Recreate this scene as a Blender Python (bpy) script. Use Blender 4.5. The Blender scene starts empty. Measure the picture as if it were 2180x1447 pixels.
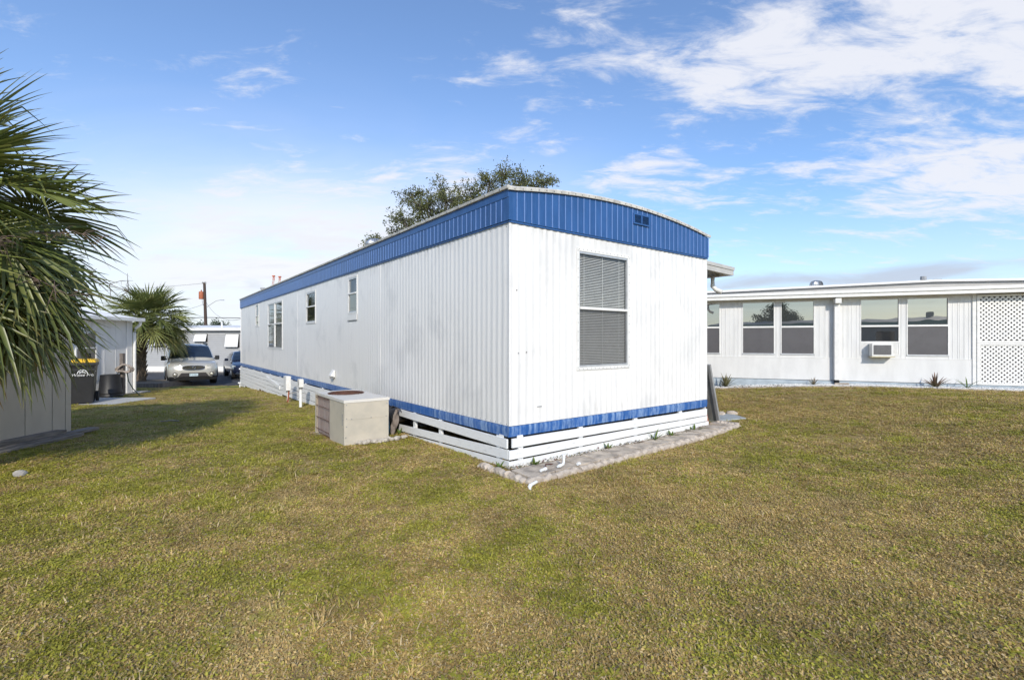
import bpy, bmesh, math, random
import numpy as np
from mathutils import Vector, Matrix, noise as mnoise
R = math.radians
S = bpy.context.scene
COL = S.collection
rnd = random.Random(7)

# ------------------------------------------------------------------ camera
cam = bpy.data.objects.new('camera', bpy.data.cameras.new('camera'))
COL.objects.link(cam)
cam.location = (0, 0, 1.45)
cam.rotation_euler = (R(90), 0, 0)
cam.data.sensor_width = 36.0
cam.data.lens = 36.0 * 1020 / 2180
cam.data.clip_start = 0.05
cam.data.clip_end = 2000
S.camera = cam

# ------------------------------------------------------------------ exposure
S.view_settings.view_transform = 'Standard'
S.view_settings.look = 'None'
S.view_settings.gamma = 1.0
S.view_settings.use_curve_mapping = False
S.view_settings.exposure = 0.55

# ------------------------------------------------------------------ sun and sky
SUN_AZ, SUN_EL = R(169), R(29)          # clockwise from +Y: behind the camera and a little to its right
sd = Vector((math.sin(SUN_AZ) * math.cos(SUN_EL), math.cos(SUN_AZ) * math.cos(SUN_EL), math.sin(SUN_EL)))
sun = bpy.data.objects.new('sun', bpy.data.lights.new('sun', 'SUN'))
COL.objects.link(sun)
sun.data.energy = 2.5
sun.data.angle = R(0.6)
sun.data.color = (1.0, 0.93, 0.82)
sun.rotation_euler = (-sd).to_track_quat('-Z', 'Y').to_euler()

world = bpy.data.worlds.new('World')
S.world = world
world.use_nodes = True
WN, WL = world.node_tree.nodes, world.node_tree.links
WN.clear()


class NT:
    """tiny node-tree helper"""
    def __init__(s, nodes, links):
        s.n, s.l = nodes, links

    def put(s, sock, v):
        if hasattr(v, 'links') or hasattr(v, 'is_linked'):
            s.l.new(v, sock)
        else:
            sock.default_value = v

    def math(s, op, a, b=0.0, c=None, clamp=False):
        n = s.n.new('ShaderNodeMath')
        n.operation = op
        n.use_clamp = clamp
        s.put(n.inputs[0], a)
        s.put(n.inputs[1], b)
        if c is not None:
            s.put(n.inputs[2], c)
        return n.outputs[0]

    def mix(s, f, a, b, mode='MIX'):
        n = s.n.new('ShaderNodeMix')
        n.data_type = 'RGBA'
        n.blend_type = mode
        n.clamp_factor = True
        s.put(n.inputs[0], f)
        s.put(n.inputs[6], (*a, 1) if isinstance(a, tuple) and len(a) == 3 else a)
        s.put(n.inputs[7], (*b, 1) if isinstance(b, tuple) and len(b) == 3 else b)
        return n.outputs[2]

    def step(s, v, lo, hi, a=0.0, b=1.0):
        n = s.n.new('ShaderNodeMapRange')
        n.interpolation_type = 'SMOOTHSTEP'
        s.put(n.inputs['Value'], v)
        n.inputs['From Min'].default_value = lo
        n.inputs['From Max'].default_value = hi
        n.inputs['To Min'].default_value = a
        n.inputs['To Max'].default_value = b
        return n.outputs[0]

    def noise(s, vec, scale, detail=4, rough=0.55, dist=0.0):
        n = s.n.new('ShaderNodeTexNoise')
        if vec is not None:
            s.put(n.inputs['Vector'], vec)
        n.inputs['Scale'].default_value = scale
        n.inputs['Detail'].default_value = detail
        n.inputs['Roughness'].default_value = rough
        n.inputs['Distortion'].default_value = dist
        return n.outputs['Fac']

    def mapping(s, vec, scale=(1, 1, 1), rot=(0, 0, 0), loc=(0, 0, 0)):
        n = s.n.new('ShaderNodeMapping')
        s.put(n.inputs['Vector'], vec)
        n.inputs['Scale'].default_value = scale
        n.inputs['Rotation'].default_value = rot
        n.inputs['Location'].default_value = loc
        return n.outputs[0]


W = NT(WN, WL)
sky = WN.new('ShaderNodeTexSky')
sky.sky_type = 'NISHITA'
sky.sun_disc = False
sky.sun_elevation = SUN_EL
sky.sun_rotation = SUN_AZ
sky.altitude = 0
sky.air_density = 1.0
sky.dust_density = 0.6
sky.ozone_density = 2.2
tc = WN.new('ShaderNodeTexCoord')
sx = WN.new('ShaderNodeSeparateXYZ')
WL.new(tc.outputs['Generated'], sx.inputs[0])
X, Y, Z = sx.outputs
az = W.math('ARCTAN2', X, Y)
el = W.math('ARCSINE', Z)


def blob(a0, e0, wa, we, amp, rot=0.0):
    da = W.math('SUBTRACT', az, a0)
    de = W.math('SUBTRACT', el, e0)
    c_, s_ = math.cos(rot), math.sin(rot)
    p = W.math('ADD', W.math('MULTIPLY', da, c_ / wa), W.math('MULTIPLY', de, s_ / wa))
    q = W.math('ADD', W.math('MULTIPLY', da, -s_ / we), W.math('MULTIPLY', de, c_ / we))
    r2 = W.math('ADD', W.math('MULTIPLY', p, p), W.math('MULTIPLY', q, q))
    return W.math('MULTIPLY', W.math('EXPONENT', W.math('MULTIPLY', r2, -1.0)), amp)


zz = W.math('ADD', W.math('MAXIMUM', Z, 0.0), 0.16)
cv = WN.new('ShaderNodeCombineXYZ')
WL.new(W.math('DIVIDE', X, zz), cv.inputs[0])
WL.new(W.math('DIVIDE', Y, zz), cv.inputs[1])
P1 = W.mapping(cv.outputs[0], (0.9, 1.55, 1), (0, 0, R(-20)), (3.1, 1.7, 0))
n1 = W.noise(P1, 1.5, 9, 0.6, 0.7)
P2 = W.mapping(cv.outputs[0], (1.2, 2.6, 1), (0, 0, R(-28)), (7.3, 2.2, 4))
n2 = W.noise(P2, 3.4, 9, 0.64, 0.4)
cov = None
for b in [(0.72, 0.40, 0.36, 0.18, 0.44, -0.25), (0.36, 0.50, 0.26, 0.075, 0.36, -0.1), (0.80, 0.215, 0.26, 0.05, 0.40, 0.05),
          (0.25, 0.335, 0.075, 0.12, 0.27, -0.5), (-0.10, 0.315, 0.07, 0.03, 0.27, 0.0),
          (-0.48, 0.20, 0.24, 0.11, 0.36, 0.1), (-0.20, 0.245, 0.17, 0.045, 0.26, 0.3), (-0.52, 0.42, 0.28, 0.1, 0.03, 0.4),
          (0.10, 0.375, 0.035, 0.014, 0.34, 0.1), (-0.42, 0.56, 0.28, 0.10, -0.22, 0.0), (1.6, 0.35, 0.4, 0.2, 0.3, 0.1), (2.7, 0.3, 0.5, 0.12, 0.34, 0.1), (-2.4, 0.4, 0.7, 0.12, 0.32, 0.1), (-1.4, 0.3, 0.4, 0.2, 0.25, 0.2)]:
    v = blob(*b)
    cov = v if cov is None else W.math('ADD', cov, v)
nn_ = W.math('ADD', W.math('MULTIPLY', n1, 1.35), W.math('MULTIPLY', n2, 1.7))
dens = W.math('ADD', W.math('SUBTRACT', nn_, 1.06), cov)
cl = W.step(dens, 0.58, 1.12)
soft = W.math('MAXIMUM', W.math('ADD', blob(-0.50, 0.13, 0.42, 0.19, 1.0, 0.1), blob(-0.15, 0.2, 0.35, 0.1, 0.30, 0.3)), 0.0)
soft = W.math('MULTIPLY', soft, W.step(W.noise(P1, 0.9, 6, 0.55, 0.6), 0.2, 0.62, 0.35, 1.0), clamp=True)
tot = W.math('MULTIPLY', W.math('SUBTRACT', 1.0, W.math('MULTIPLY', W.math('SUBTRACT', 1.0, cl), W.math('SUBTRACT', 1.0, soft))), 0.92, clamp=True)
WN_skygain = W.mix(1.0, sky.outputs[0], (0.70, 0.84, 1.0), 'MULTIPLY')
WN_skygain = W.mix(0.05, WN_skygain, (3.6, 3.9, 4.4))
c1 = W.mix(soft, WN_skygain, (4.45, 4.5, 4.62))
c1 = W.mix(W.math('MULTIPLY', cl, 0.92), c1, (4.05, 4.12, 4.42))
# low mauve-grey bank along the horizon
P3 = W.mapping(tc.outputs['Generated'], (3.0, 3.0, 15.0), (0, 0, 0), (1, 2, 0))
n3 = W.noise(P3, 1.8, 7, 0.55, 0.3)
lowm = W.math('ADD', W.math('ADD', blob(0.66, 0.105, 0.38, 0.030, 0.50), blob(-0.495, 0.103, 0.035, 0.018, 0.5)), n3)
c2 = W.mix(W.step(lowm, 0.72, 1.08, 0.0, 0.85), c1, (1.95, 2.2, 2.85))
c2 = W.mix(W.step(el, 0.30, -0.02, 0.0, 0.50), c2, (3.9, 4.2, 4.6))
bg = WN.new('ShaderNodeBackground')
bg.inputs['Strength'].default_value = 0.15
WL.new(c2, bg.inputs['Color'])
wo = WN.new('ShaderNodeOutputWorld')
WL.new(bg.outputs[0], wo.inputs['Surface'])


# ------------------------------------------------------------------ helpers
def ss(t):
    t = min(1.0, max(0.0, t))
    return t * t * (3 - 2 * t)


def gz(x, y):
    """ground height: the lot falls away to the road on the left and rises to the neighbour on the right"""
    t = min(16.5, max(0.0, y - 5.4))
    return -(.012 * t + .0015 * t * t) * ss((2.5 - x) / 5.0) + .33 * ss((x - 2) / 7.0)


class MB:
    """collects geometry, builds ONE mesh object"""
    def __init__(s):
        s.v, s.f = [], []

    def add(s, vs, fs):
        o = len(s.v)
        s.v += [tuple(v) for v in vs]
        s.f += [tuple(i + o for i in f) for f in fs]
        return s

    def quad(s, a, b, c, d):
        return s.add([a, b, c, d], [(0, 1, 2, 3)])

    def box(s, x0, x1, y0, y1, z0, z1, M=None):
        vs = [Vector((x, y, z)) for z in (z0, z1) for y in (y0, y1) for x in (x0, x1)]
        if M is not None:
            vs = [M @ v for v in vs]
        return s.add(vs, [(0, 2, 3, 1), (4, 5, 7, 6), (0, 1, 5, 4), (2, 6, 7, 3), (0, 4, 6, 2), (1, 3, 7, 5)])

    def hexa(s, b4, t4):
        return s.add(list(b4) + list(t4), [(3, 2, 1, 0), (4, 5, 6, 7), (0, 1, 5, 4), (1, 2, 6, 5), (2, 3, 7, 6), (3, 0, 4, 7)])

    def prism(s, poly, d, M=None):
        """poly = list of 3D points (planar), d = extrusion vector"""
        n = len(poly)
        p = [Vector(q) for q in poly]
        q = [a + Vector(d) for a in p]
        vs = p + q
        if M is not None:
            vs = [M @ v for v in vs]
        return s.add(vs, [tuple(range(n))[::-1], tuple(range(n, 2 * n))] + [(i, (i + 1) % n, n + (i + 1) % n, n + i) for i in range(n)])

    def tube(s, pts, r, n=6, cap=True):
        pts = [Vector(p) for p in pts]
        rs = r if isinstance(r, (list, tuple)) else [r] * len(pts)
        o = len(s.v)
        up = Vector((0, 0, 1))
        for i, p in enumerate(pts):
            t = (pts[min(i + 1, len(pts) - 1)] - pts[max(i - 1, 0)])
            t = t.normalized() if t.length > 1e-9 else Vector((0, 0, 1))
            a = t.cross(up)
            if a.length < 0.05:
                a = t.cross(Vector((1, 0, 0)))
            a.normalize()
            b = t.cross(a)
            for k in range(n):
                an = 2 * math.pi * k / n
                s.v.append(tuple(p + (a * math.cos(an) + b * math.sin(an)) * rs[i]))
        for i in range(len(pts) - 1):
            for k in range(n):
                s.f.append((o + i * n + k, o + i * n + (k + 1) % n, o + (i + 1) * n + (k + 1) % n, o + (i + 1) * n + k))
        if cap:
            s.f.append(tuple(o + k for k in range(n))[::-1])
            e = o + (len(pts) - 1) * n
            s.f.append(tuple(e + k for k in range(n)))
        return s

    def lathe(s, prof, n=16, M=None, cap=True):
        o = len(s.v)
        for (r, z) in prof:
            for k in range(n):
                a = 2 * math.pi * k / n
                v = Vector((r * math.cos(a), r * math.sin(a), z))
                s.v.append(tuple(M @ v if M is not None else v))
        for i in range(len(prof) - 1):
            for k in range(n):
                s.f.append((o + i * n + k, o + i * n + (k + 1) % n, o + (i + 1) * n + (k + 1) % n, o + (i + 1) * n + k))
        if cap:
            s.f.append(tuple(o + k for k in range(n))[::-1])
            e = o + (len(prof) - 1) * n
            s.f.append(tuple(e + k for k in range(n)))
        return s

    def loft(s, secs, closed=True, cap=True):
        n = len(secs[0])
        o = len(s.v)
        for sec in secs:
            s.v += [tuple(p) for p in sec]
        m = n if closed else n - 1
        for i in range(len(secs) - 1):
            for k in range(m):
                s.f.append((o + i * n + k, o + i * n + (k + 1) % n, o + (i + 1) * n + (k + 1) % n, o + (i + 1) * n + k))
        if cap:
            s.f.append(tuple(o + k for k in range(n))[::-1])
            e = o + (len(secs) - 1) * n
            s.f.append(tuple(e + k for k in range(n)))
        return s

    def mesh(s, name, mat, smooth=None, bevel=0.0):
        me = bpy.data.meshes.new(name)
        me.from_pydata(s.v, [], s.f)
        if mat is not None:
            me.materials.append(mat)
        bm = bmesh.new()
        bm.from_mesh(me)
        bmesh.ops.recalc_face_normals(bm, faces=bm.faces)
        if bevel:
            es = [e for e in bm.edges if e.is_manifold and e.calc_face_angle(0) > 0.5]
            bmesh.ops.bevel(bm, geom=es, offset=bevel, segments=2, affect='EDGES', profile=0.6, clamp_overlap=True)
        bm.to_mesh(me)
        bm.free()
        if smooth is not None:
            me.polygons.foreach_set('use_smooth', [True] * len(me.polygons))
            me.set_sharp_from_angle(angle=R(smooth))
        me.update()
        return me

    def build(s, name, mat, parent=None, smooth=None, bevel=0.0):
        return link(name, s.mesh(name, mat, smooth, bevel), parent)


def link(name, me, parent=None, M=None):
    o = bpy.data.objects.new(name, me)
    COL.objects.link(o)
    if parent is not None:
        o.parent = parent
    if M is not None:
        o.matrix_local = M
    return o


def tag(o, label, cat, group=None, kind=None):
    o['label'] = label
    o['category'] = cat
    if group:
        o['group'] = group
    if kind:
        o['kind'] = kind
    return o


def thing(name, label, cat, loc=(0, 0, 0), rz=0.0, group=None):
    o = bpy.data.objects.new(name, None)
    o.empty_display_size = 0.2
    COL.objects.link(o)
    o.location = loc
    o.rotation_euler = (0, 0, rz)
    return tag(o, label, cat, group)


def setting(o, kind='structure', label=None, cat=None):
    o['kind'] = kind
    if label:
        o['label'] = label
        o['category'] = cat
    return o


# ------------------------------------------------------------------ materials
def newmat(name):
    m = bpy.data.materials.new(name)
    m.use_nodes = True
    t = m.node_tree
    b = t.nodes['Principled BSDF']
    return m, NT(t.nodes, t.links), b


def geo(T, local=False):
    if local:
        n = T.n.new('ShaderNodeTexCoord')
        return n.outputs['Object']
    n = T.n.new('ShaderNodeNewGeometry')
    return n.outputs['Position']


def bump(T, b, h, strength=0.3, dist=0.01):
    n = T.n.new('ShaderNodeBump')
    n.inputs['Strength'].default_value = strength
    n.inputs['Distance'].default_value = dist
    T.put(n.inputs['Height'], h)
    T.l.new(n.outputs[0], b.inputs['Normal'])


def mat(name, col, rough=0.6, var=0.12, scale=6.0, stretch=(1, 1, 1), metal=0.0, bumps=0.15, col2=None, lo=0.35, hi=0.7, spec=0.5, fine=40.0, coat=0.0):
    """painted / mineral surface: two tones by noise, fine relief"""
    m, T, b = newmat(name)
    p = T.mapping(geo(T, True), stretch)
    n = T.noise(p, scale, 6, 0.6)
    if col2 is None:
        col2 = tuple(c * (1 - var) for c in col)
    c = T.mix(T.step(n, lo, hi), col, col2)
    T.l.new(c, b.inputs['Base Color'])
    b.inputs['Roughness'].default_value = rough
    b.inputs['Metallic'].default_value = metal
    b.inputs['Specular IOR Level'].default_value = spec
    b.inputs['Coat Weight'].default_value = coat
    if bumps:
        bump(T, b, T.noise(p, fine, 5, 0.6), bumps, 0.004)
    return m


def mat_siding():
    m, T, b = newmat('white_siding')
    p = geo(T, True)
    st = T.noise(T.mapping(p, (7, 7, 0.25)), 1.8, 6, 0.66)
    bl = T.noise(T.mapping(p, (1, 1, 0.8)), 1.3, 6, 0.6, 0.4)
    fi = T.noise(p, 30, 4, 0.6)
    c = T.mix(T.step(st, 0.48, 0.78, 0, 0.8), (0.79, 0.775, 0.75), (0.68, 0.672, 0.66))
    c = T.mix(T.step(bl, 0.50, 0.70, 0, 0.7), c, (0.63, 0.625, 0.615))
    # run-off grime in the top hand's breadth, drifting down in streaks
    sep = T.n.new('ShaderNodeSeparateXYZ')
    T.l.new(p, sep.inputs[0])
    top = T.step(sep.outputs[2], 2.52, 2.80)
    g = T.math('MULTIPLY', top, T.step(T.noise(T.mapping(p, (9, 9, 1.0)), 1.3, 5, 0.6), 0.47, 0.72))
    c = T.mix(T.math('MULTIPLY', g, 0.55), c, (0.43, 0.42, 0.39))
    lowg = T.math('MULTIPLY', T.step(sep.outputs[2], 0.75, 0.48), T.step(T.noise(T.mapping(p, (5, 5, 2)), 2, 5, 0.6), 0.5, 0.7))
    c = T.mix(T.math('MULTIPLY', lowg, 0.35), c, (0.5, 0.48, 0.43))
    T.l.new(c, b.inputs['Base Color'])
    b.inputs['Roughness'].default_value = 0.42
    bump(T, b, T.math('ADD', fi, T.math('MULTIPLY', bl, 3.0)), 0.25, 0.006)
    return m


def mat_blue(name, base, streak=0.0):
    m, T, b = newmat(name)
    p = geo(T, True)
    n = T.noise(T.mapping(p, (2, 2, 1)), 3, 6, 0.6)
    oi = T.n.new('ShaderNodeObjectInfo')
    c = T.mix(T.math('ADD', T.step(n, 0.35, 0.7, 0, .6), T.math('MULTIPLY', oi.outputs['Random'], .5), clamp=True), base, tuple(x * 1.35 + 0.006 for x in base))
    n2 = T.noise(T.mapping(p, (14, 14, 1.2)), 1.6, 6, 0.65, 0.3)
    if streak:
        pat = T.noise(T.mapping(p, (1, 1, 1)), 1.1, 4, 0.6)
        k = T.math('MULTIPLY', T.step(n2, 0.40, 0.66), T.step(pat, 0.36, 0.56, 0.25, 1.0))
        c = T.mix(T.math('MULTIPLY', k, streak), c, (0.36, 0.50, 0.70))
        k2 = T.step(T.noise(T.mapping(p, (1, 1, 9)), 4, 4, 0.6), 0.6, 0.75)
        c = T.mix(T.math('MULTIPLY', k2, 0.35), c, (0.02, 0.06, 0.2))
    else:
        c = T.mix(T.step(n2, 0.5, 0.8, 0, 0.22), c, (0.10, 0.19, 0.42))
    T.l.new(c, b.inputs['Base Color'])
    b.inputs['Roughness'].default_value = 0.38
    bump(T, b, T.noise(p, 25, 4, 0.6), 0.2, 0.004)
    return m


def mat_glass(name, tint, refl=0.12, alpha=0.75, rough=0.01):
    """thin pane: part mirror, part clear, the rest tint"""
    m = bpy.data.materials.new(name)
    m.use_nodes = True
    T = NT(m.node_tree.nodes, m.node_tree.links)
    T.n.clear()
    out = T.n.new('ShaderNodeOutputMaterial')
    gl = T.n.new('ShaderNodeBsdfGlossy')
    gl.inputs['Roughness'].default_value = rough
    gl.inputs['Color'].default_value = (1.0, 0.95, 0.87, 1) if alpha == 0 else (0.95, 0.97, 1, 1)
    df = T.n.new('ShaderNodeBsdfDiffuse')
    df.inputs['Color'].default_value = (*tint, 1)
    tr = T.n.new('ShaderNodeBsdfTransparent')
    tr.inputs['Color'].default_value = (0.94, 0.96, 0.96, 1)
    m1 = T.n.new('ShaderNodeMixShader')
    m1.inputs[0].default_value = alpha
    T.l.new(df.outputs[0], m1.inputs[1])
    T.l.new(tr.outputs[0], m1.inputs[2])
    lw = T.n.new('ShaderNodeLayerWeight')
    lw.inputs['Blend'].default_value = 0.5
    f = T.math('ADD', T.math('MULTIPLY', T.math('POWER', lw.outputs['Facing'], 4.0), 0.7), refl, clamp=True)
    m2 = T.n.new('ShaderNodeMixShader')
    T.l.new(f, m2.inputs[0])
    T.l.new(m1.outputs[0], m2.inputs[1])
    T.l.new(gl.outputs[0], m2.inputs[2])
    bn = T.n.new('ShaderNodeBump')
    bn.inputs['Strength'].default_value = 0.05
    bn.inputs['Distance'].default_value = 0.02
    T.l.new(T.noise(geo(T), 1.6, 2, 0.5), bn.inputs['Height'])
    T.l.new(bn.outputs[0], gl.inputs['Normal'])
    T.l.new(m2.outputs[0], out.inputs['Surface'])
    return m


def mat_leaf(name, c1, c2, c3=None, rough=0.45, trans=0.25):
    m, T, b = newmat(name)
    at = T.n.new('ShaderNodeAttribute')
    at.attribute_name = 'tint'
    n = T.noise(geo(T), 3.0, 3, 0.6)
    c = T.mix(T.math('ADD', at.outputs['Fac'], T.math('MULTIPLY', T.math('SUBTRACT', n, 0.5), 0.6), clamp=True), c1, c2)
    if c3 is not None:
        at2 = T.n.new('ShaderNodeAttribute')
        at2.attribute_name = 'dry'
        c = T.mix(at2.outputs['Fac'], c, c3)
    T.l.new(c, b.inputs['Base Color'])
    b.inputs['Roughness'].default_value = rough
    tl = T.n.new('ShaderNodeBsdfTranslucent')
    T.l.new(c, tl.inputs['Color'])
    mx = T.n.new('ShaderNodeMixShader')
    mx.inputs[0].default_value = trans
    T.l.new(b.outputs[0], mx.inputs[1])
    T.l.new(tl.outputs[0], mx.inputs[2])
    out = [n for n in T.n if n.type == 'OUTPUT_MATERIAL'][0]
    T.l.new(mx.outputs[0], out.inputs['Surface'])
    return m


M_ = {}
M_['siding'] = mat_siding()
M_['fascia'] = mat_blue('blue_fascia', (0.015, 0.070, 0.210))
M_['seam'] = mat('seam_highlight_blue', (0.16, 0.27, 0.55), 0.4, bumps=0)  # pale blue: the seam lip's highlight line is put into its colour
M_['band'] = mat_blue('blue_band', (0.018, 0.092, 0.30), 0.62)
M_['trim'] = mat('white_trim', (0.78, 0.77, 0.74), 0.45, 0.1, 9)
M_['rooftrim'] = mat('weathered_roof_trim', (0.62, 0.60, 0.55), 0.6, 0.35, 10, (1, 1, 0.4))
M_['roof'] = mat('white_roof', (0.80, 0.79, 0.77), 0.6, 0.12, 5)
M_['board'] = mat('painted_board', (0.78, 0.78, 0.765), 0.62, 0.2, 5, (2, 2, 7), bumps=0.4, fine=22, col2=(0.58, 0.58, 0.56), lo=0.5, hi=0.85)
M_['alu'] = mat('aluminium_frame', (0.62, 0.63, 0.64), 0.4, 0.15, 12, metal=0.5)
M_['blind'] = mat('blind_slat', (0.82, 0.79, 0.74), 0.5, 0.1, 8, bumps=0)
M_['glass'] = mat_glass('clear_pane', (0.02, 0.025, 0.03), 0.05, 0.90)
M_['screen'] = mat_glass('insect_screen', (0.13, 0.13, 0.13), 0.03, 0.55, 0.35)
M_['mirror'] = mat_glass('film_pane', (0.06, 0.065, 0.065), 0.33, 0.0, 0.004)
M_['dglass'] = mat_glass('dark_pane', (0.025, 0.027, 0.03), 0.16, 0.0, 0.02)
M_['gscreen'] = mat('grey_screen', (0.085, 0.08, 0.085), 0.5, 0.18, 3, spec=0.6)
M_['dark'] = mat('dark_void', (0.012, 0.012, 0.012), 0.9, bumps=0)
M_['tan'] = mat('tan_sheet_metal', (0.52, 0.47, 0.385), 0.5, 0.12, 4, col2=(0.44, 0.405, 0.34))
M_['tanlid'] = mat('pale_sheet_metal', (0.66, 0.63, 0.58), 0.4, 0.14, 5, col2=(0.50, 0.51, 0.53), lo=0.55, hi=0.75)
M_['rust'] = mat('rusty_steel', (0.12, 0.05, 0.032), 0.85, 0.5, 14)
M_['fins'] = mat('coil_fins', (0.62, 0.54, 0.50), 0.6, 0.3, 20, (1, 1, 0.2))
M_['conc'] = mat('old_concrete', (0.44, 0.41, 0.37), 0.92, 0.3, 7, col2=(0.27, 0.25, 0.225), bumps=0.8, fine=35)
M_['paver'] = mat('stained_paver', (0.54, 0.46, 0.365), 0.92, 0.3, 6, col2=(0.24, 0.205, 0.17), bumps=0.7, fine=40)
M_['edging'] = mat('edging_concrete', (0.60, 0.515, 0.42), 0.92, 0.3, 9, col2=(0.36, 0.30, 0.24), bumps=0.9, fine=30)
M_['pvc'] = mat('white_pvc', (0.80, 0.81, 0.80), 0.3, 0.06, 8, bumps=0)
M_['grey'] = mat('grey_metal', (0.30, 0.30, 0.295), 0.5, 0.2, 6)
M_['panelgrey'] = mat('grey_leaning_panel', (0.25, 0.25, 0.235), 0.6, 0.3, 5, (1, 1, 0.6))
M_['orange'] = mat('orange_board', (0.40, 0.13, 0.05), 0.7, 0.2, 8)
M_['postred'] = mat('redwood_post', (0.32, 0.09, 0.05), 0.8, 0.3, 8)
M_['wood'] = mat('weathered_wood', (0.20, 0.17, 0.15), 0.85, 0.5, 4, (9, 9, 1), bumps=0.6, fine=20)
M_['timber'] = mat('grey_timber', (0.27, 0.235, 0.20), 0.9, 0.5, 4, (9, 1, 9), bumps=0.7, fine=18)
M_['shed'] = mat('taupe_shed_paint', (0.54, 0.47, 0.375), 0.5, 0.12, 3, (1, 1, 0.5))
M_['wallw'] = mat('white_wall_paint', (0.70, 0.695, 0.68), 0.55, 0.10, 2, (2, 2, 0.6))
M_['found'] = mat('blue_grey_foundation', (0.44, 0.50, 0.54), 0.85, 0.25, 4, (1, 1, 3), col2=(0.30, 0.35, 0.39), bumps=0.5)
M_['bin'] = mat('black_plastic', (0.018, 0.018, 0.02), 0.45, 0.2, 10)
M_['pot'] = mat('black_pot', (0.010, 0.010, 0.012), 0.5, 0.2, 10)
M_['yellow'] = mat('yellow_plastic', (0.75, 0.45, 0.015), 0.45, 0.1, 10)
M_['print'] = mat('white_print', (0.75, 0.75, 0.75), 0.5, bumps=0)
M_['hose'] = mat('dark_hose', (0.03, 0.05, 0.045), 0.5, bumps=0)
M_['hosetan'] = mat('faded_hose', (0.40, 0.34, 0.29), 0.6, 0.3, 20, bumps=0)
M_['hosegreen'] = mat('green_hose', (0.04, 0.12, 0.05), 0.5, bumps=0)
M_['asphalt'] = mat('asphalt', (0.055, 0.055, 0.06), 0.9, 0.25, 3, bumps=0.7, fine=60)
M_['greysiding'] = mat('grey_lap_siding', (0.40, 0.40, 0.40), 0.6, 0.08, 3)
M_['bark'] = mat('oak_bark', (0.13, 0.11, 0.09), 0.95, 0.4, 14, (1, 1, 0.3), bumps=0.8)
M_['boot'] = mat('palm_boots', (0.20, 0.155, 0.11), 0.95, 0.5, 16, bumps=0.8, col2=(0.09, 0.07, 0.055))
M_['pole'] = mat('creosote_pole', (0.075, 0.05, 0.04), 0.9, 0.3, 6, (6, 6, 1))
M_['orangecan'] = mat('rusty_transformer', (0.42, 0.13, 0.06), 0.7, 0.25, 6)
M_['wire'] = mat('black_wire', (0.03, 0.03, 0.035), 0.6, bumps=0)
M_['silver'] = mat('silver_beige_paint', (0.54, 0.525, 0.475), 0.32, 0.03, 4, metal=0.35, bumps=0, coat=0.6)
M_['navy'] = mat('navy_paint', (0.012, 0.018, 0.045), 0.25, 0.05, 4, metal=0.2, bumps=0, coat=0.8)
M_['blackpl'] = mat('black_trim', (0.018, 0.018, 0.018), 0.5, 0.1, 8, bumps=0)
M_['greypl'] = mat('charcoal_bumper', (0.05, 0.045, 0.045), 0.6, 0.1, 8, bumps=0)
M_['chrome'] = mat('chrome', (0.6, 0.6, 0.6), 0.15, 0.05, 8, metal=1.0, bumps=0)
M_['tyre'] = mat('tyre_rubber', (0.012, 0.012, 0.012), 0.85, 0.1, 8, bumps=0)
M_['lamp'] = mat('headlamp_lens', (0.62, 0.60, 0.50), 0.12, 0.15, 14, metal=0.3, bumps=0, coat=1.0)
M_['amber'] = mat('amber_lens', (0.55, 0.38, 0.18), 0.2, bumps=0, coat=0.8)
M_['windscreen'] = mat_glass('windscreen', (0.012, 0.022, 0.035), 0.13, 0.15, 0.02)
M_['plate'] = mat('plate', (0.55, 0.66, 0.70), 0.4, bumps=0)
M_['platetext'] = mat('plate_ink', (0.06, 0.14, 0.22), 0.5, bumps=0)
M_['turbine'] = mat('galvanised_turbine', (0.55, 0.56, 0.57), 0.35, 0.3, 12, metal=0.8, bumps=0)
M_['teal'] = mat('teal_paint', (0.03, 0.16, 0.17), 0.5)
M_['mast1'] = mat('mast_red', (0.5, 0.12, 0.06), 0.6, bumps=0)
M_['stone'] = mat('rubble_stone', (0.50, 0.455, 0.39), 0.92, 0.3, 12, col2=(0.28, 0.25, 0.21), bumps=0.9)
M_['gravel'] = mat('white_gravel', (0.74, 0.73, 0.70), 0.8, 0.35, 20)
M_['mulch'] = mat('mulch', (0.22, 0.18, 0.14), 0.95, 0.4, 10, bumps=1.0)
M_['duct'] = mat('flex_duct_wrap', (0.22, 0.18, 0.155), 0.7, 0.4, 7, bumps=0.8, fine=12)
M_['tarp'] = mat('blue_tarp', (0.05, 0.17, 0.28), 0.5, 0.3, 7)
M_['palm'] = mat_leaf('palm_leaf', (0.052, 0.082, 0.016), (0.23, 0.255, 0.062), (0.36, 0.22, 0.09), 0.38, 0.22)
M_['palm2'] = mat_leaf('palm_leaf_far', (0.085, 0.12, 0.03), (0.26, 0.28, 0.085), (0.42, 0.31, 0.16), 0.45, 0.35)
M_['petiole'] = mat('palm_petiole', (0.13, 0.15, 0.04), 0.5, 0.3, 6, bumps=0)
M_['dead'] = mat('dead_stalk', (0.20, 0.14, 0.11), 0.85, 0.4, 8, bumps=0)
M_['oak'] = mat_leaf('oak_leaf', (0.048, 0.062, 0.016), (0.165, 0.17, 0.052), None, 0.5, 0.2)
M_['farleaf'] = mat_leaf('far_tree_leaf', (0.025, 0.045, 0.02), (0.08, 0.11, 0.05), None, 0.6, 0.2)
M_['yucca'] = mat_leaf('yucca_leaf', (0.10, 0.115, 0.045), (0.20, 0.19, 0.09), (0.22, 0.10, 0.08), 0.5, 0.15)
M_['weed'] = mat_leaf('weed_leaf', (0.07, 0.12, 0.022), (0.15, 0.21, 0.04), None, 0.5, 0.3)


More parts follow.
